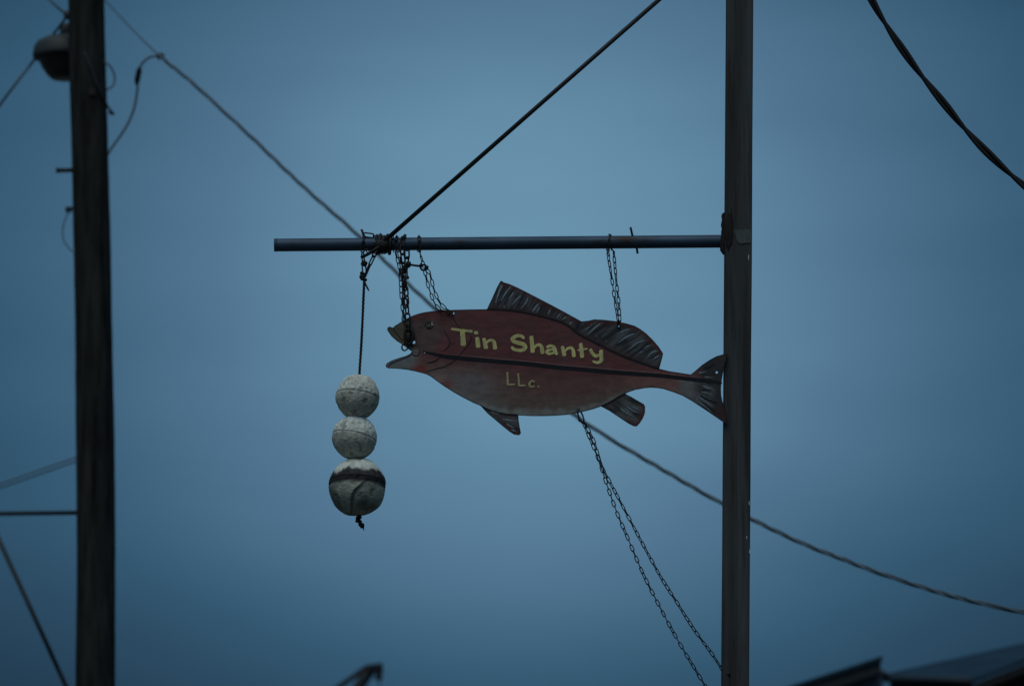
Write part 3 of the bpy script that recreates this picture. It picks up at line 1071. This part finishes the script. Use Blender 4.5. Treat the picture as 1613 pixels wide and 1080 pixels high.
def build_fish():
    root = empty('fish_sign', on_fish(860, 655, 0), 'flat maroon fish sign with yellow hand-painted lettering, hung on chains under the arm', 'sign')
    parts = {}
    for name, poly in PIECES.items():
        lo = np.array(poly).min(0)
        hi = np.array(poly).max(0)
        stp = 2.4
        gx, gy = np.meshgrid(np.arange(lo[0], hi[0], stp), np.arange(lo[1], hi[1], stp))
        gx[::2] += stp / 2
        G = np.c_[gx.ravel(), gy.ravel()]
        G = G[inside(G, poly)]
        G = G[seg_dist(G, poly) > 1.0]
        holes = []
        for hx, hy, hr in HOLES.get(name, []):
            if hr <= 0:
                continue
            holes.append([(hx + hr * math.cos(2 * math.pi * i / 12), hy + hr * math.sin(2 * math.pi * i / 12)) for i in range(12)])
            G = G[np.hypot(G[:, 0] - hx, G[:, 1] - hy) > hr + .7]
        # outline with extra points so that the edge stays crisp
        out = []
        for i in range(len(poly)):
            a, b = np.array(poly[i]), np.array(poly[(i + 1) % len(poly)])
            k = max(1, int(np.hypot(*(b - a)) / 2.6))
            out += [tuple(a + (b - a) * j / k) for j in range(k)]
        # a second ring just inside keeps the painted outline narrow
        pts = [Vector(p) for p in out]
        edges = [(i, (i + 1) % len(out)) for i in range(len(out))]
        loops = [list(range(len(out)))]
        for h in holes:
            b0 = len(pts)
            pts += [Vector(p) for p in h]
            edges += [(b0 + i, b0 + (i + 1) % 12) for i in range(12)]
            loops.append([b0 + i for i in range(12)])
        nb = len(pts)
        pts += [Vector(p) for p in G]
        v, e_, f, ov, oe, of = delaunay_2d_cdt(pts, edges, [], 0, 1e-5)
        P = np.array([(q.x, q.y) for q in v])
        F = []
        cen = np.array([P[list(t)].mean(0) for t in f])
        ok = inside(cen, poly)
        for hx, hy, hr in HOLES.get(name, []):
            if hr > 0:
                ok &= np.hypot(cen[:, 0] - hx, cen[:, 1] - hy) > hr * .97
        for t, k in zip(f, ok):
            if k:
                t = list(t)
                a, b, c = P[t[0]], P[t[1]], P[t[2]]
                cr = (b[0] - a[0]) * (c[1] - a[1]) - (b[1] - a[1]) * (c[0] - a[0])
                F.append(tuple(t) if cr < 0 else tuple(t[::-1]))
        n = len(P)
        # gentle waviness of the old board
        wob = np.array([wob_at(x, y) for x, y in P])
        V = [on_fish(x, y, w) for (x, y), w in zip(P, wob)] + [on_fish(x, y, w + BACK) for (x, y), w in zip(P, wob)]
        # faces: front as is (photo y runs down, so cr<0 faces the viewer), back reversed, rim strips
        FF = list(F) + [tuple(n + i for i in t[::-1]) for t in F]
        cnt = {}
        for t in F:
            for i in range(3):
                cnt[(t[i], t[(i + 1) % 3])] = 1
        rim0 = len(FF)
        for (a, b) in list(cnt):
            if (b, a) not in cnt:
                FF.append((b, a, a + n, b + n))
        if name == 'body':
            colr = paint_body(P)
        elif name == 'front_dorsal_fin':
            colr = paint_fin(P, (0.070, 0.072, 0.076), DORS1[1:11], SEAM1, .75, (-.5, .87))
        elif name == 'rear_dorsal_fin':
            colr = paint_fin(P, (0.060, 0.060, 0.058), DORS2[2:14], SEAM2, .9, (-.84, .54))
        elif name == 'tail_fin':
            colr = paint_fin(P, (0.140, 0.145, 0.148), TAIL[6:17], TAILSEAM, 0.0, (.88, .47))
            x, y = P[:, 0], P[:, 1]
            colr = mix(colr, (0.185, 0.180, 0.175), sstep(1104, 1086, x) * (y > 598))
            colr = mix(colr, (0.035, 0.032, 0.034), np.clip(sstep(606, 590, y) + sstep(1118, 1132, x + .1 * (y - 610)), 0, 1) * .9)
            colr = mix(colr, (0.080, 0.028, 0.026), np.exp(-(((x - 1136) / 9) ** 2 + ((y - 652) / 12) ** 2)) * .9)
            colr = mix(colr, (0.11, 0.04, 0.038), np.exp(-(((x - 1136) / 6) ** 2 + ((y - 562) / 7) ** 2)) * .5)
            colr = mix(colr, (0.20, 0.085, 0.08), (sstep(1112, 1088, x) * (y < 597)).astype(float))
        elif name == 'anal_fin':
            colr = paint_fin(P, (0.120, 0.120, 0.112), ANAL[3:11], SEAM3, .95, (.85, .53))
        else:
            colr = paint_fin(P, (0.110, 0.102, 0.100), PELV[3:8], SEAM4, .8, (.93, .37))
        # dark hand-painted outline, uneven in width
        if name == 'body':
            d = np.minimum(seg_dist(P, chain_pts(UPPER, SEAM1, SEAM2, PEDU), False), seg_dist(P, chain_pts(LOWPED, SEAM3, BELLY, SEAM4, CHIN, MOUTH), False))
        elif name == 'tail_fin':
            d = seg_dist(P, TAIL, False)
        else:
            d = seg_dist(P, poly)
        wline = 1.45 + .6 * nz(P, .06, .06, 12)
        colr = mix(colr, (0.016, 0.017, 0.022), sstep(wline + .9, wline * .5, d) * .92)
        # grime worn off the edges of the bolt holes
        for hx, hy, hr in HOLES.get(name, []):
            if hr > 0:
                colr = mix(colr, (0.03, 0.028, 0.028), np.exp(-((np.hypot(P[:, 0] - hx, P[:, 1] - hy) - hr) / 1.6) ** 2) * .8)
        colr = np.clip(colr, 0, 1)
        o = obj(name, V, FF, M['paint'], root, smooth=False)
        me = o.data
        ca = me.color_attributes.new('paint', 'FLOAT_COLOR', 'POINT')
        full = np.ones((2 * n, 4))
        full[:n, :3] = colr
        full[n:, :3] = colr
        ca.data.foreach_set('color', full.ravel())
        me.materials.append(M['edge'])
        mi = [0] * rim0 + [1] * (len(FF) - rim0)
        me.polygons.foreach_set('material_index', mi)
        parts[name] = o
    return root, parts


FISH, FPART = build_fish()
LAYER = [0]


def ribbon(mb, pts, widths, out0=.0007, smooth_n=6):
    """a brush stroke lying on the painted face"""
    P = [Vector((p[0], p[1], 0)) for p in pts]
    if not hasattr(widths, '__len__'):
        widths = [widths] * len(P)
    if len(P) > 2:
        W = catmull([Vector((w, 0, 0)) for w in widths], smooth_n)
        P = catmull(P, smooth_n)
        w = [max(.3, q.x) for q in W]
    else:
        k = 6
        w = [widths[0] + (widths[-1] - widths[0]) * i / k for i in range(k + 1)]
        P = [P[0].lerp(P[1], i / k) for i in range(k + 1)]
    LAYER[0] = (LAYER[0] + 1) % 24
    out = out0 + LAYER[0] * .00004
    L, Rt = [], []
    n = len(P)
    cap = []
    for i in range(n):
        T = (P[min(i + 1, n - 1)] - P[max(i - 1, 0)]).normalized()
        N = Vector((-T.y, T.x, 0))
        j = 1 + .07 * noise.noise(Vector((P[i].x * .5, P[i].y * .5, 7)))
        L.append(P[i] + N * w[i] * .5 * j)
        Rt.append(P[i] - N * w[i] * .5 * j)
    T0, T1 = (P[0] - P[1]).normalized(), (P[-1] - P[-2]).normalized()
    V, F = [], []
    for a, b in zip(L, Rt):
        V += [on_fish(a.x, a.y, out + wob_at(a.x, a.y)), on_fish(b.x, b.y, out + wob_at(b.x, b.y))]
    for i in range(n - 1):
        F.append((2 * i, 2 * i + 1, 2 * i + 3, 2 * i + 2))
    # slightly rounded ends
    for (q, T, wi, ia, ib, rev) in ((P[0], T0, w[0], 0, 1, False), (P[-1], T1, w[-1], 2 * n - 2, 2 * n - 1, True)):
        N = Vector((-T.y, T.x, 0))
        b0 = len(V)
        arc = []
        for k in range(1, 5):
            a = math.pi * k / 5
            p = q + N * math.cos(a) * wi * .5 + T * math.sin(a) * wi * .22
            V.append(on_fish(p.x, p.y, out + wob_at(p.x, p.y)))
            arc.append(b0 + k - 1)
        first, last = (ib, ia)
        F.append(tuple([first] + arc + [last]) if True else ())
    # make all faces look at the viewer
    FF = []
    for f in F:
        a, b, c = V[f[0]], V[f[1]], V[f[2]]
        nn = (b - a).cross(c - a)
        FF.append(f if nn.dot(FN) > 0 else tuple(reversed(f)))
    mb.add(V, FF)
    return mb


def dot(mb, x, y, rx, ry, out0=.0007, n=16):
    LAYER[0] = (LAYER[0] + 1) % 24
    out = out0 + LAYER[0] * .00004
    ow = wob_at(x, y)
    V = [on_fish(x + rx * math.cos(2 * math.pi * i / n), y + ry * math.sin(2 * math.pi * i / n), out + ow) for i in range(n)]
    mb.add(V, [tuple(range(n - 1, -1, -1))])
    a, b, c = V[n - 1], V[n - 2], V[n - 3]
    if (b - a).cross(c - a).dot(FN) < 0:
        mb.f[-1] = tuple(reversed(mb.f[-1]))
    return mb


def paint_details():
    body = FPART['body']
    letters = [
        ('T', [([(711.5, 518), (728, 520), (744, 521.8)], 3.9), ([(728.4, 520.5), (729.2, 532), (729.9, 543.4)], [7.4, 7.6, 8.2])]),
        ('i', [([(751.6, 532), (752.5, 539), (753.4, 546.2)], [6.4, 6.8, 7.2])]),
        ('n', [([(762.2, 533.2), (764, 541), (765.7, 548.6)], [5.4, 6.0, 6.6]), ([(765, 541.5), (769, 537), (774.5, 535.4), (778.3, 538.5), (779.2, 544), (780, 549.3)], [3.2, 4, 4.8, 5.6, 6, 6.2])]),
        ('S', [([(825.5, 532.6), (822, 529.6), (817, 528.5), (810.5, 530.3), (807.2, 534.2), (810.6, 538), (818, 540.2), (825.2, 542.6), (827.5, 547), (823.6, 550.8), (816.5, 551.5), (809.6, 549.8), (806, 546.3)],
                [4.0, 4.8, 5.2, 5.8, 6.2, 6.2, 6.4, 6.4, 6.4, 6.0, 5.2, 5.0, 4.4])]),
        ('h', [([(837, 530), (838.2, 542), (839.2, 554.4)], [6.2, 6.4, 6.8]), ([(841, 548.3), (845, 544), (850, 543), (853.2, 546.4), (853.9, 551), (854.4, 556.2)], [3.2, 4, 5, 5.6, 6, 6.4])]),
        ('a', [([(861.6, 546.5), (866.5, 544.5), (871.2, 545.7), (873.6, 550), (875, 554.6), (877.6, 557.9)], [4, 4.6, 5.6, 6.2, 5.8, 4.6]),
               ([(872, 550.2), (866.5, 550.6), (861.9, 552.6), (862.2, 555.6), (866.8, 556.8), (872, 555.4)], [3, 3.6, 4.6, 4.8, 4.0, 3.2])]),
        ('n', [([(885.8, 545.8), (887.6, 553), (889, 559.8)], [5.2, 5.8, 6.2]), ([(889.5, 553.5), (894, 548.8), (899.6, 547.6), (902.8, 551.5), (903.6, 556.5), (904.3, 561.2)], [3, 3.8, 4.8, 5.4, 5.8, 6])]),
        ('t', [([(914.8, 541), (916, 552), (917, 562.3)], [5.4, 6.2, 6.6]), ([(910.6, 551.4), (917, 550.4), (925.2, 548.9)], [3, 3, 2.6])]),
        ('y', [([(930, 550), (933.2, 556.2), (938.5, 560.5), (944.5, 558.6)], [5.2, 5.2, 5, 4.2]), ([(946.8, 552), (947, 560), (947.2, 567), (943, 570.6), (937, 570), (933.8, 568.5)], [5.6, 6, 6, 4.8, 4, 3.2])]),
        ('L', [([(799, 586), (799.6, 596), (799.7, 605)], [2.8, 3, 3.2]), ([(799.5, 605.2), (805, 605.3), (811, 605)], 2.9)]),
        ('L', [([(816.2, 588), (817.2, 598), (817.4, 606.6)], [2.8, 3, 3.2]), ([(817.2, 606.8), (822, 607), (827.6, 606.6)], 2.9)]),
        ('c', [([(842, 601), (838.5, 599.6), (834.8, 602), (833.8, 605.8), (837, 609), (842, 608.2)], [2.6, 2.8, 3, 3, 2.8, 2.4])]),
    ]
    for ch, strokes in letters:
        mb = MB()
        for pts, w in strokes:
            ribbon(mb, pts, w)
        if ch == 'i':
            dot(mb, 750, 523.9, 3.6, 2.9)
        o = mb.build('letter', M['yellow'] if ch not in 'Lc' else M['pale_yellow'], body, False)
        o['label'] = 'yellow brush-painted letter ' + ch
    dot(MB(), 847.9, 608.7, 1.7, 1.6).build('full_stop', M['pale_yellow'], body, False)
    mb = MB()
    ribbon(mb, STRIPE, [2, 3.5, 5.4, 6.4, 6.8, 7, 6.8, 6.6, 6.6, 6.6, 6.8, 6.4, 6, 5.8, 6, 5.5, 4], .0005, 6)
    mb.build('lateral_stripe', M['black'], body, False)
    mb = MB()
    up = [(x, y - np.interp(x, [690, 720, 1050, 1110], [3.6, 4.3, 4.4, 3.8])) for x, y in STRIPE[3:-2]]
    ribbon(mb, up, [.4, .9, 1.4, 1.6, 1.6, 1.5, 1.5, 1.6, 1.8, 1.8, 1.5, .6], .0004, 6)
    mb.build('stripe_highlight', M['redline'], body, False)  # light catching a fold, painted as a lighter red stroke
    # gill covers and lips
    mb = MB()
    ribbon(mb, [(699, 519), (704, 528), (709, 538), (706, 546), (698, 553)], [.6, 1.1, 1.5, 1.3, 1.0])
    ribbon(mb, [(694, 558), (690, 565), (683, 569.5), (673, 571.4)], [1.0, 1.6, 2.0, 1.6])
    mb.build('gill_line', M['black'], body, False)
    mb = MB()
    ribbon(mb, [(713, 496), (717, 507), (728, 520)], [.5, .9, .6])
    ribbon(mb, [(740, 528), (742.5, 533), (738, 542), (731, 551), (721, 561)], [.6, 1.1, 1.1, 1.1, .8])
    ribbon(mb, [(718, 567), (709, 572.5), (699, 578), (686, 580.8), (673, 585)], [.9, 1.2, 1.3, 1.2, .8])
    mb.build('gill_line', M['black'], body, False)
    mb = MB()
    ribbon(mb, [(611.5, 577.5), (615, 573.3), (624, 568.8), (634, 565), (642, 562), (648, 558)], [1, 1.4, 1.5, 1.3, 1.2, 1.0])
    ribbon(mb, [(619, 517), (623, 523), (629, 530), (634.5, 536.5)], [.9, 1.1, 1.2, .8])
    ribbon(mb, [(649, 556), (652, 559.6), (657, 560.2), (660.5, 557), (661, 552.5)], [.9, 1.2, 1.2, 1.2, .9])
    mb.build('lip_line', M['black'], body, False)
    # eye
    dot(MB(), 676, 512.3, 6.2, 5.9, .0005, 24).build('eye_rim', M['black'], body, False)
    ey = dot(MB(), 676.2, 512.2, 4.9, 4.5, .0020, 24).build('eye', M['eye'], body, False)
    mb = MB()
    ribbon(mb, [(672.6, 509.8), (676, 508.8), (679.6, 510.2)], [.8, 1.2, .8], .0033)
    ribbon(mb, [(673.2, 514.8), (675.8, 516), (679.2, 514.6)], [.7, 1, .7], .0033)
    dot(mb, 676.4, 512.2, 1.6, 1.5, .0033)
    mb.build('pupil', M['black'], body, False)
    mb = MB()
    ribbon(mb, [(679.5, 510.4), (682.6, 511.6)], [1.6, 1.2], .0046)
    ribbon(mb, [(680.6, 507.2), (680.2, 509.4)], [1.1, .8], .0046)
    dot(mb, 676.2, 511.8, .7, .6, .0060)
    mb.build('eye_highlight', M['white'], body, False)
    mb = MB()
    for x, y in ((668.8, 512.3), (667, 510.2), (664.6, 514.2), (662.5, 515.6), (660, 513)):
        dot(mb, x, y, .7, .6)
    mb.build('freckles', M['black'], body, False)['kind'] = 'stuff'
    # brushed fin rays
    rays = {
        'front_dorsal_fin': [((790.6, 449), (786, 460), (780.5, 477), 2.6), ((804, 452), (796, 462), (789, 474), 2.2), ((809, 460), (805, 466), (801, 471), 1.6),
                             ((820, 466), (812, 473), (806, 481), 1.9), ((831.5, 469), (828, 477), (820, 486), 1.9), ((847, 479), (842, 486), (838, 491), 2.2),
                             ((850, 484), (847, 489), (844, 493), 1.4), ((866.5, 488), (865, 491), (863, 494.5), 1.9), ((881.5, 495), (879, 498), (876.5, 501), 1.7),
                             ((892, 499), (889, 501), (885, 503.6), 1.9), ((901, 507), (899, 509), (897, 511), 2.0), ((794, 481), (794, 483), (793.8, 485), 1.4)],
        'rear_dorsal_fin': [((945.5, 509.8), (937, 516), (926, 527.2), 2.0), ((929.5, 514), (925, 517.5), (921, 521), 1.3), ((932, 511), (931.6, 512), (931, 513), 1.3),
                            ((992, 518), (983, 520.8), (972, 526), 1.9), ((998.5, 525.6), (986, 531), (974, 540), 2.1), ((1015, 535.5), (1003, 540.6), (990, 550.6), 1.9),
                            ((1024, 544), (1019, 545.6), (1014, 549), 1.6), ((1034.5, 552.2), (1026, 555.6), (1019, 563.4), 2.0), ((1038, 560), (1034, 562), (1029.5, 565), 1.9),
                            ((940.4, 529), (940, 529.6), (939.6, 530.4), 1.5), ((955, 536.6), (954.6, 537.4), (954, 538), 1.5), ((1011.6, 553), (1009, 554.6), (1006.5, 556), 1.3)],
        'tail_fin': [((1101, 587), (1104, 586.8), (1113, 585.4), 2.0), ((1107, 607.4), (1114, 610), (1121, 611.4), 1.8), ((1105, 617), (1113, 618.4), (1123, 622), 1.5),
                     ((1098, 623.4), (1108, 629), (1124, 641), 1.3), ((1097, 628), (1108, 637.6), (1123, 650), 1.3), ((1110, 593), (1116, 594), (1124, 594.4), 1.2)],
        'anal_fin': [((977.5, 643), (987, 650), (999, 655.8), 1.7), ((988, 640), (996, 646), (1006.5, 650.4), 1.6), ((984, 643), (990, 648), (997, 652), 1.0), ((997, 640), (1002, 643), (1008, 645.6), 1.2)],
        'pelvic_fin': [((774, 648), (779, 650.5), (787, 652.6), 1.3), ((792, 660), (801, 661.4), (812.5, 662.6), 1.7), ((798, 667.4), (804, 670.6), (810.5, 674), 1.9), ((806, 676), (809, 677.6), (813, 679), 1.7)],
    }
    for fin, rs in rays.items():
        mb = MB()
        for a, b, c, w in rs:
            ribbon(mb, [a, b, c], [w * .95, w * 1.2, w * .35])
        mb.build('painted_rays', M['ray'], FPART[fin], False)['kind'] = 'stuff'
    mb = MB()
    for a, b, c, w in [((1105, 614), (1113, 614), (1121, 615), 1.8), ((1104, 622.6), (1112, 628), (1127, 633.6), 1.9), ((1100, 629.6), (1111, 636), (1125, 647.4), 1.6), ((1108, 580), (1117, 578), (1126, 573), 1.2)]:
        ribbon(mb, [a, b, c], [w * .8, w, w * .6])
    mb.build('painted_dark_rays', M['black'], FPART['tail_fin'], False)['kind'] = 'stuff'  # dark brush strokes between the pale tail rays
    # dark seam strokes between body and fins
    mb = MB()
    ribbon(mb, [(x, y + .6) for x, y in SEAM1], 1.9)
    ribbon(mb, [(x, y + .6) for x, y in SEAM2], 1.9)
    ribbon(mb, [(x, y - .6) for x, y in SEAM3], 1.9)
    ribbon(mb, [(x, y - .4) for x, y in SEAM4], 1.5)
    mb.build('fin_seams', M['black'], body, False)
    # bolt heads
    mb = MB()
    mb.tube([fp(708, 491.4, .001), fp(708, 491.4, .007)], .006, 8)
    mb.build('bolt_head', M['iron'], body)


paint_details()

# ------------------------------------------------------------------ foam floats on the rope
def foam(name, white, dirt, pit, band=False):
    m = bpy.data.materials.new(name)
    m.use_nodes = True
    t = m.node_tree
    b = t.nodes['Principled BSDF']
    L = t.links.new
    at_ = t.nodes.new('ShaderNodeAttribute')
    at_.attribute_name = 'foam'
    c = t.nodes.new('ShaderNodeTexCoord')
    n = t.nodes.new('ShaderNodeTexNoise')
    n.inputs['Scale'].default_value = 55
    n.inputs['Detail'].default_value = 6
    n.inputs['Roughness'].default_value = .7
    L(c.outputs['Object'], n.inputs['Vector'])
    mr = t.nodes.new('ShaderNodeMapRange')
    mr.inputs[1].default_value, mr.inputs[2].default_value = .3, .7
    mr.inputs[3].default_value, mr.inputs[4].default_value = .86, 1.12
    L(n.outputs['Fac'], mr.inputs[0])
    vo = t.nodes.new('ShaderNodeTexVoronoi')
    vo.inputs['Scale'].default_value = 95
    L(c.outputs['Object'], vo.inputs['Vector'])
    mu = t.nodes.new('ShaderNodeMix')
    mu.data_type = 'RGBA'
    mu.blend_type = 'MULTIPLY'
    mu.inputs[0].default_value = 1
    L(at_.outputs['Color'], mu.inputs[6])
    L(mr.outputs[0], mu.inputs[7])
    L(mu.outputs[2], b.inputs['Base Color'])
    b.inputs['Roughness'].default_value = .9
    b.inputs['Specular IOR Level'].default_value = .15
    ad = t.nodes.new('ShaderNodeMath')
    ad.operation = 'ADD'
    L(n.outputs['Fac'], ad.inputs[0])
    L(vo.outputs['Distance'], ad.inputs[1])
    bp = t.nodes.new('ShaderNodeBump')
    bp.inputs['Distance'].default_value = .0022
    bp.inputs['Strength'].default_value = .7
    L(ad.outputs[0], bp.inputs['Height'])
    L(bp.outputs[0], b.inputs['Normal'])
    return m


M['foam'] = foam('old_white_foam', None, None, None)


def make_float(px, py, rx, rz, tilt_x, tilt_y, seed, label, kind):
    c = at(px, py, -.012)
    RX, RZ = rx / PX, rz / PX
    rot = Matrix.Rotation(R(tilt_y), 3, 'Y') @ Matrix.Rotation(R(tilt_x), 3, 'X')
    nu, nv = 200, 128
    V, F, Cc = [], [], []
    crack = [(566.5, 771), (561, 775.5), (557.5, 780), (555, 786), (553.5, 793), (553.0, 800), (552.6, 806)]
    for i in range(nv + 1):
        th = math.pi * i / nv
        for k in range(nu):
            ph = 2 * math.pi * k / nu
            d = Vector((math.sin(th) * math.cos(ph), math.sin(th) * math.sin(ph), math.cos(th)))
            lat = math.degrees(math.asin(max(-1, min(1, d.z))))
            s = Vector((seed * 3.7, seed * 1.3, seed))
            n1 = noise.noise(d * 1.6 + s)
            n2 = noise.fractal(d * 7 + s, 1.0, 2.0, 4)
            n3 = noise.fractal(d * 17 + s, 1.0, 2.0, 3)
            rough_up = 1.0 if lat > 0 else .40
            if kind == 3:
                rough_up = .35
            r = 1 + .040 * n1 + .015 * n2 * rough_up + .004 * n3 * rough_up
            # eroded scallops above the seam
            pit = noise.noise(d * 9 + s * 2)
            if lat > 3 and kind != 3:
                r -= .045 * max(0, pit - .28)
            # broken-out chips and dents
            chip = noise.noise(d * 3.1 + s * 3)
            r -= .05 * max(0, min(1, (chip - .38) / .06)) * (.25 + .9 * max(0, chip - .38)) * (1 if lat > -30 else .4)
            r -= .018 * max(0, noise.noise(d * 2.2 + s * 5) - .1)
            # moulding seam and the small step at it
            g = math.exp(-((lat + 1.2 * n1) / 1.7) ** 2)
            r -= .024 * g
            if kind == 1:
                r += .022 * math.exp(-((lat - 4) / 5) ** 2) * max(0, .4 + n1)
            w = Vector((d.x * r, d.y * r, d.z * r))
            q = rot @ w
            # the rope pulls the ends in a little
            zz = q.z
            flat = max(0, abs(zz) - .955)
            q.z -= math.copysign(flat * .55, zz)
            p = c + Vector((q.x * RX, q.y * RX, q.z * RZ))
            # colour: old white foam, stained below the seam, dark in pits
            up = 1 / (1 + math.exp(-(lat + 2) / 2.2))
            wh = Vector((.78, .80, .69))
            st = Vector((.50, .51, .42)) if kind != 3 else Vector((.44, .45, .37))
            bl = Vector((.56, .55, .46))
            col = st.lerp(wh, up)
            if lat < 0 and kind != 3:
                col = col.lerp(bl, max(0, min(1, (-lat - 34) / 25 + .5 * n1)))
            if kind == 1:
                col = col.lerp(Vector((.64, .62, .50)), max(0, min(1, .35 + n1 * 1.5)) * .6 * up)
            if kind == 2:
                col = col.lerp(Vector((.85, .88, .84)), max(0, min(1, (lat - 25) / 30)))
            col = col * (1 + .22 * n2 - .25 * max(0, n3))
            if lat > 3 and kind != 3:
                col = col * (1 - .45 * max(0, pit - .28) / .4)
            col = col * (1 - .35 * max(0, min(1, (chip - .38) / .06)))
            grime = noise.fractal(Vector((d.x * 4, d.y * 4, d.z * 1.4)) + s, 1.0, 2.0, 3)
            col = col * (1 - .40 * max(0, grime - .1))
            col = col * (1 - .62 * g)
            if kind == 3:
                col = col * (1 - .45 * max(0, min(1, (noise.noise(d * 1.7 + Vector((4, 1, 7))) + .05) * 3)) * (1 if lat < -8 else 0))
                edge = 22 + 17 * noise.noise(Vector((math.cos(ph) * 2.1, math.sin(ph) * 2.1, seed + 9))) + 9 * abs(noise.noise(Vector((math.cos(ph) * 4.3, math.sin(ph) * 4.3, seed + 4)))) + 3 * noise.noise(Vector((math.cos(ph) * 6, math.sin(ph) * 6, seed + 2)))
                lo = -5 + 2.2 * noise.noise(Vector((math.cos(ph) * 2, math.sin(ph) * 2, seed + 5)))
                inb = 1 / (1 + math.exp(-(edge - lat) / 1.3)) * 1 / (1 + math.exp(-(lat - lo) / .8))
                dk = Vector((.055, .052, .052)) * (1 + .5 * n2)
                if abs(lat - 7) < 2.6:
                    dk = dk * .45
                col = col.lerp(dk, inb)
                r2 = .010 * inb * (1 if lat > 8 else .4)
                p += (p - c) * r2
                if q.y < 0:
                    # split in the shell on the near side
                    X = (p.x - c.x) * PX + px
                    Yp = py - (p.z - c.z) * PX
                    best, sd_ = 1e9, 0
                    for a, b in zip(crack[:-1], crack[1:]):
                        ax_, ay_ = b[0] - a[0], b[1] - a[1]
                        tt = max(0, min(1, ((X - a[0]) * ax_ + (Yp - a[1]) * ay_) / (ax_ * ax_ + ay_ * ay_)))
                        ex, ey = X - a[0] - ax_ * tt, Yp - a[1] - ay_ * tt
                        dd = math.hypot(ex, ey)
                        if dd < best:
                            best, sd_ = dd, ax_ * ey - ay_ * ex
                    if sd_ < 0:
                        p -= (p - c) * (.060 * math.exp(-(best / 5.0) ** 2) + .045 * math.exp(-(best / 15) ** 2))
                        col = col * (1 - .45 * math.exp(-(best / 2.2) ** 2))
                    else:
                        p += (p - c) * .030 * math.exp(-(best / 7.0) ** 2)
                        col = col.lerp(Vector((.52, .49, .40)), .75 * math.exp(-(best / 1.5) ** 2))  # lit lip of the split painted in as a paler line
            V.append(p)
            Cc.append((max(.01, col.x), max(.01, col.y), max(.01, col.z), 1))
    for i in range(nv):
        for k in range(nu):
            k2 = (k + 1) % nu
            F.append((i * nu + k, (i + 1) * nu + k, (i + 1) * nu + k2, i * nu + k2))
    o = obj('foam_float', V, F, M['foam'], None, True, c)
    ca = o.data.color_attributes.new('foam', 'FLOAT_COLOR', 'POINT')
    ca.data.foreach_set('color', np.array(Cc, float).ravel())
    tag(o, label, 'float', 'foam floats on the rope')


make_float(563.4, 624.8, 34.4, 36.0, -9, 8, 1, 'topmost of the three worn white foam floats, rough with a thin seam', 1)
make_float(558.6, 689.2, 35.4, 35.0, -8, 12, 2, 'middle white foam float, palest on top, between the other two', 2)
make_float(562.6, 766.5, 44.8, 46.4, -9, 2, 3, 'largest and lowest foam float with a dark band and split shell', 3)


def rope():
    Yr = -.012
    pts = [(573.8, 441), (572.5, 470), (571, 505), (569, 545), (567, 575), (566, 592), (563.5, 625), (559.5, 690), (562, 740), (564.5, 800), (566, 822)]
    path = resample(catmull([at(x, y, Yr) for x, y in pts], 8), .006)
    root = empty('float_rope', at(573.8, 441, Yr), 'thin dark rope that strings the three foam floats from the arm', 'rope')
    for ph in (0, 2.1, 4.2):
        MB().tube(helix_round(path, .0029, .05, ph), .0033, 6).build('strand', M['rope'], root)
    # knot and loose end under the chain
    kb = MB()
    for j, (x, y, a) in enumerate(((572.5, 431.5, 20), (571.6, 435.5, -15), (572.8, 439.5, 25))):
        c = at(x, y, Yr)
        ring = [c + Matrix.Rotation(R(a), 3, 'Y') @ Vector((math.cos(q) * .010, math.sin(q) * .009, .003 * math.sin(2 * q))) for q in [2 * math.pi * i / 16 for i in range(17)]]
        kb.tube(ring, .0062, 7)
    kb.blob(at(572.2, 435.5, Yr), .009, .009, .018, .3, 4, 14, 3)
    kb.build('knot', M['rope'], root)
    MB().tube(catmull([at(574, 443, Yr - .008), at(576.5, 449, Yr - .012), at(579.3, 454.5, Yr - .012), at(581.6, 458.6, Yr - .01)], 4), [.0042] * 9 + [.0042, .003, .0022, .0015], 6).build('rope_end', M['rope'], root)
    # bottom stopper knots
    bk = MB()
    for (x, y, r) in ((563, 815.5, .0085), (567, 814, .008), (562.6, 820, .0085), (566.8, 821.5, .0095), (567, 826, .008), (571, 826.5, .0085), (569.5, 829.5, .006), (572, 829.5, .005)):
        bk.blob(at(x, y, Yr - random.uniform(-.006, .006)), r, r, r, .45, x, 12, 3)
    bk.tube([at(571.5, 829, Yr), at(573.4, 835.5, Yr)], [.004, .0015], 6)
    bk.build('stopper_knot', M['rope'], root)
    # rusted links from which the rope hangs
    root = empty('hanger_chain', arm_at(580), 'few long dark links wound on the arm above the float rope', 'chain')
    LONG = (.040, .024, .0034)
    put_links(root, catmull([at(574.4, 431, -.008), at(574, 424, -.008), at(572.5, 411, -.01), at(571, 396, -.026)] + over_arm(571, 577, PIPE_R + .007)[1:7], 6), *LONG, roll0=10, jitter=8)
    put_links(root, catmull([at(576.5, 431, -.012), at(580, 422, -.012), at(586.5, 408, -.016), at(592, 397, -.03)] + over_arm(592, 596, PIPE_R + .008)[1:7], 6), *LONG, roll0=78, jitter=8)
    put_links(root, [at(573, 369.5, -.012), at(590, 371.8, -.012), at(604, 374.5, -.014)], *LONG, roll0=6, jitter=2)
    MB().blob(at(573.8, 415, -.008), .0135, .011, .0125, .35, 41, 16, 3).build('rusted_joint', M['iron'], root)
    put_links(root, catmull([at(577, 393, -.03), at(582, 399, -.03), at(590, 397, -.032), at(598, 400, -.032), at(606, 398, -.03), at(611, 395, -.026)], 5), .019, .014, .0026, roll0=20, jitter=40)
    put_links(root, over_arm(616, 620, PIPE_R + .006), *THIN, roll0=15)
    put_links(root, over_arm(608, 612, PIPE_R + .007), *THIN, roll0=40)


rope()
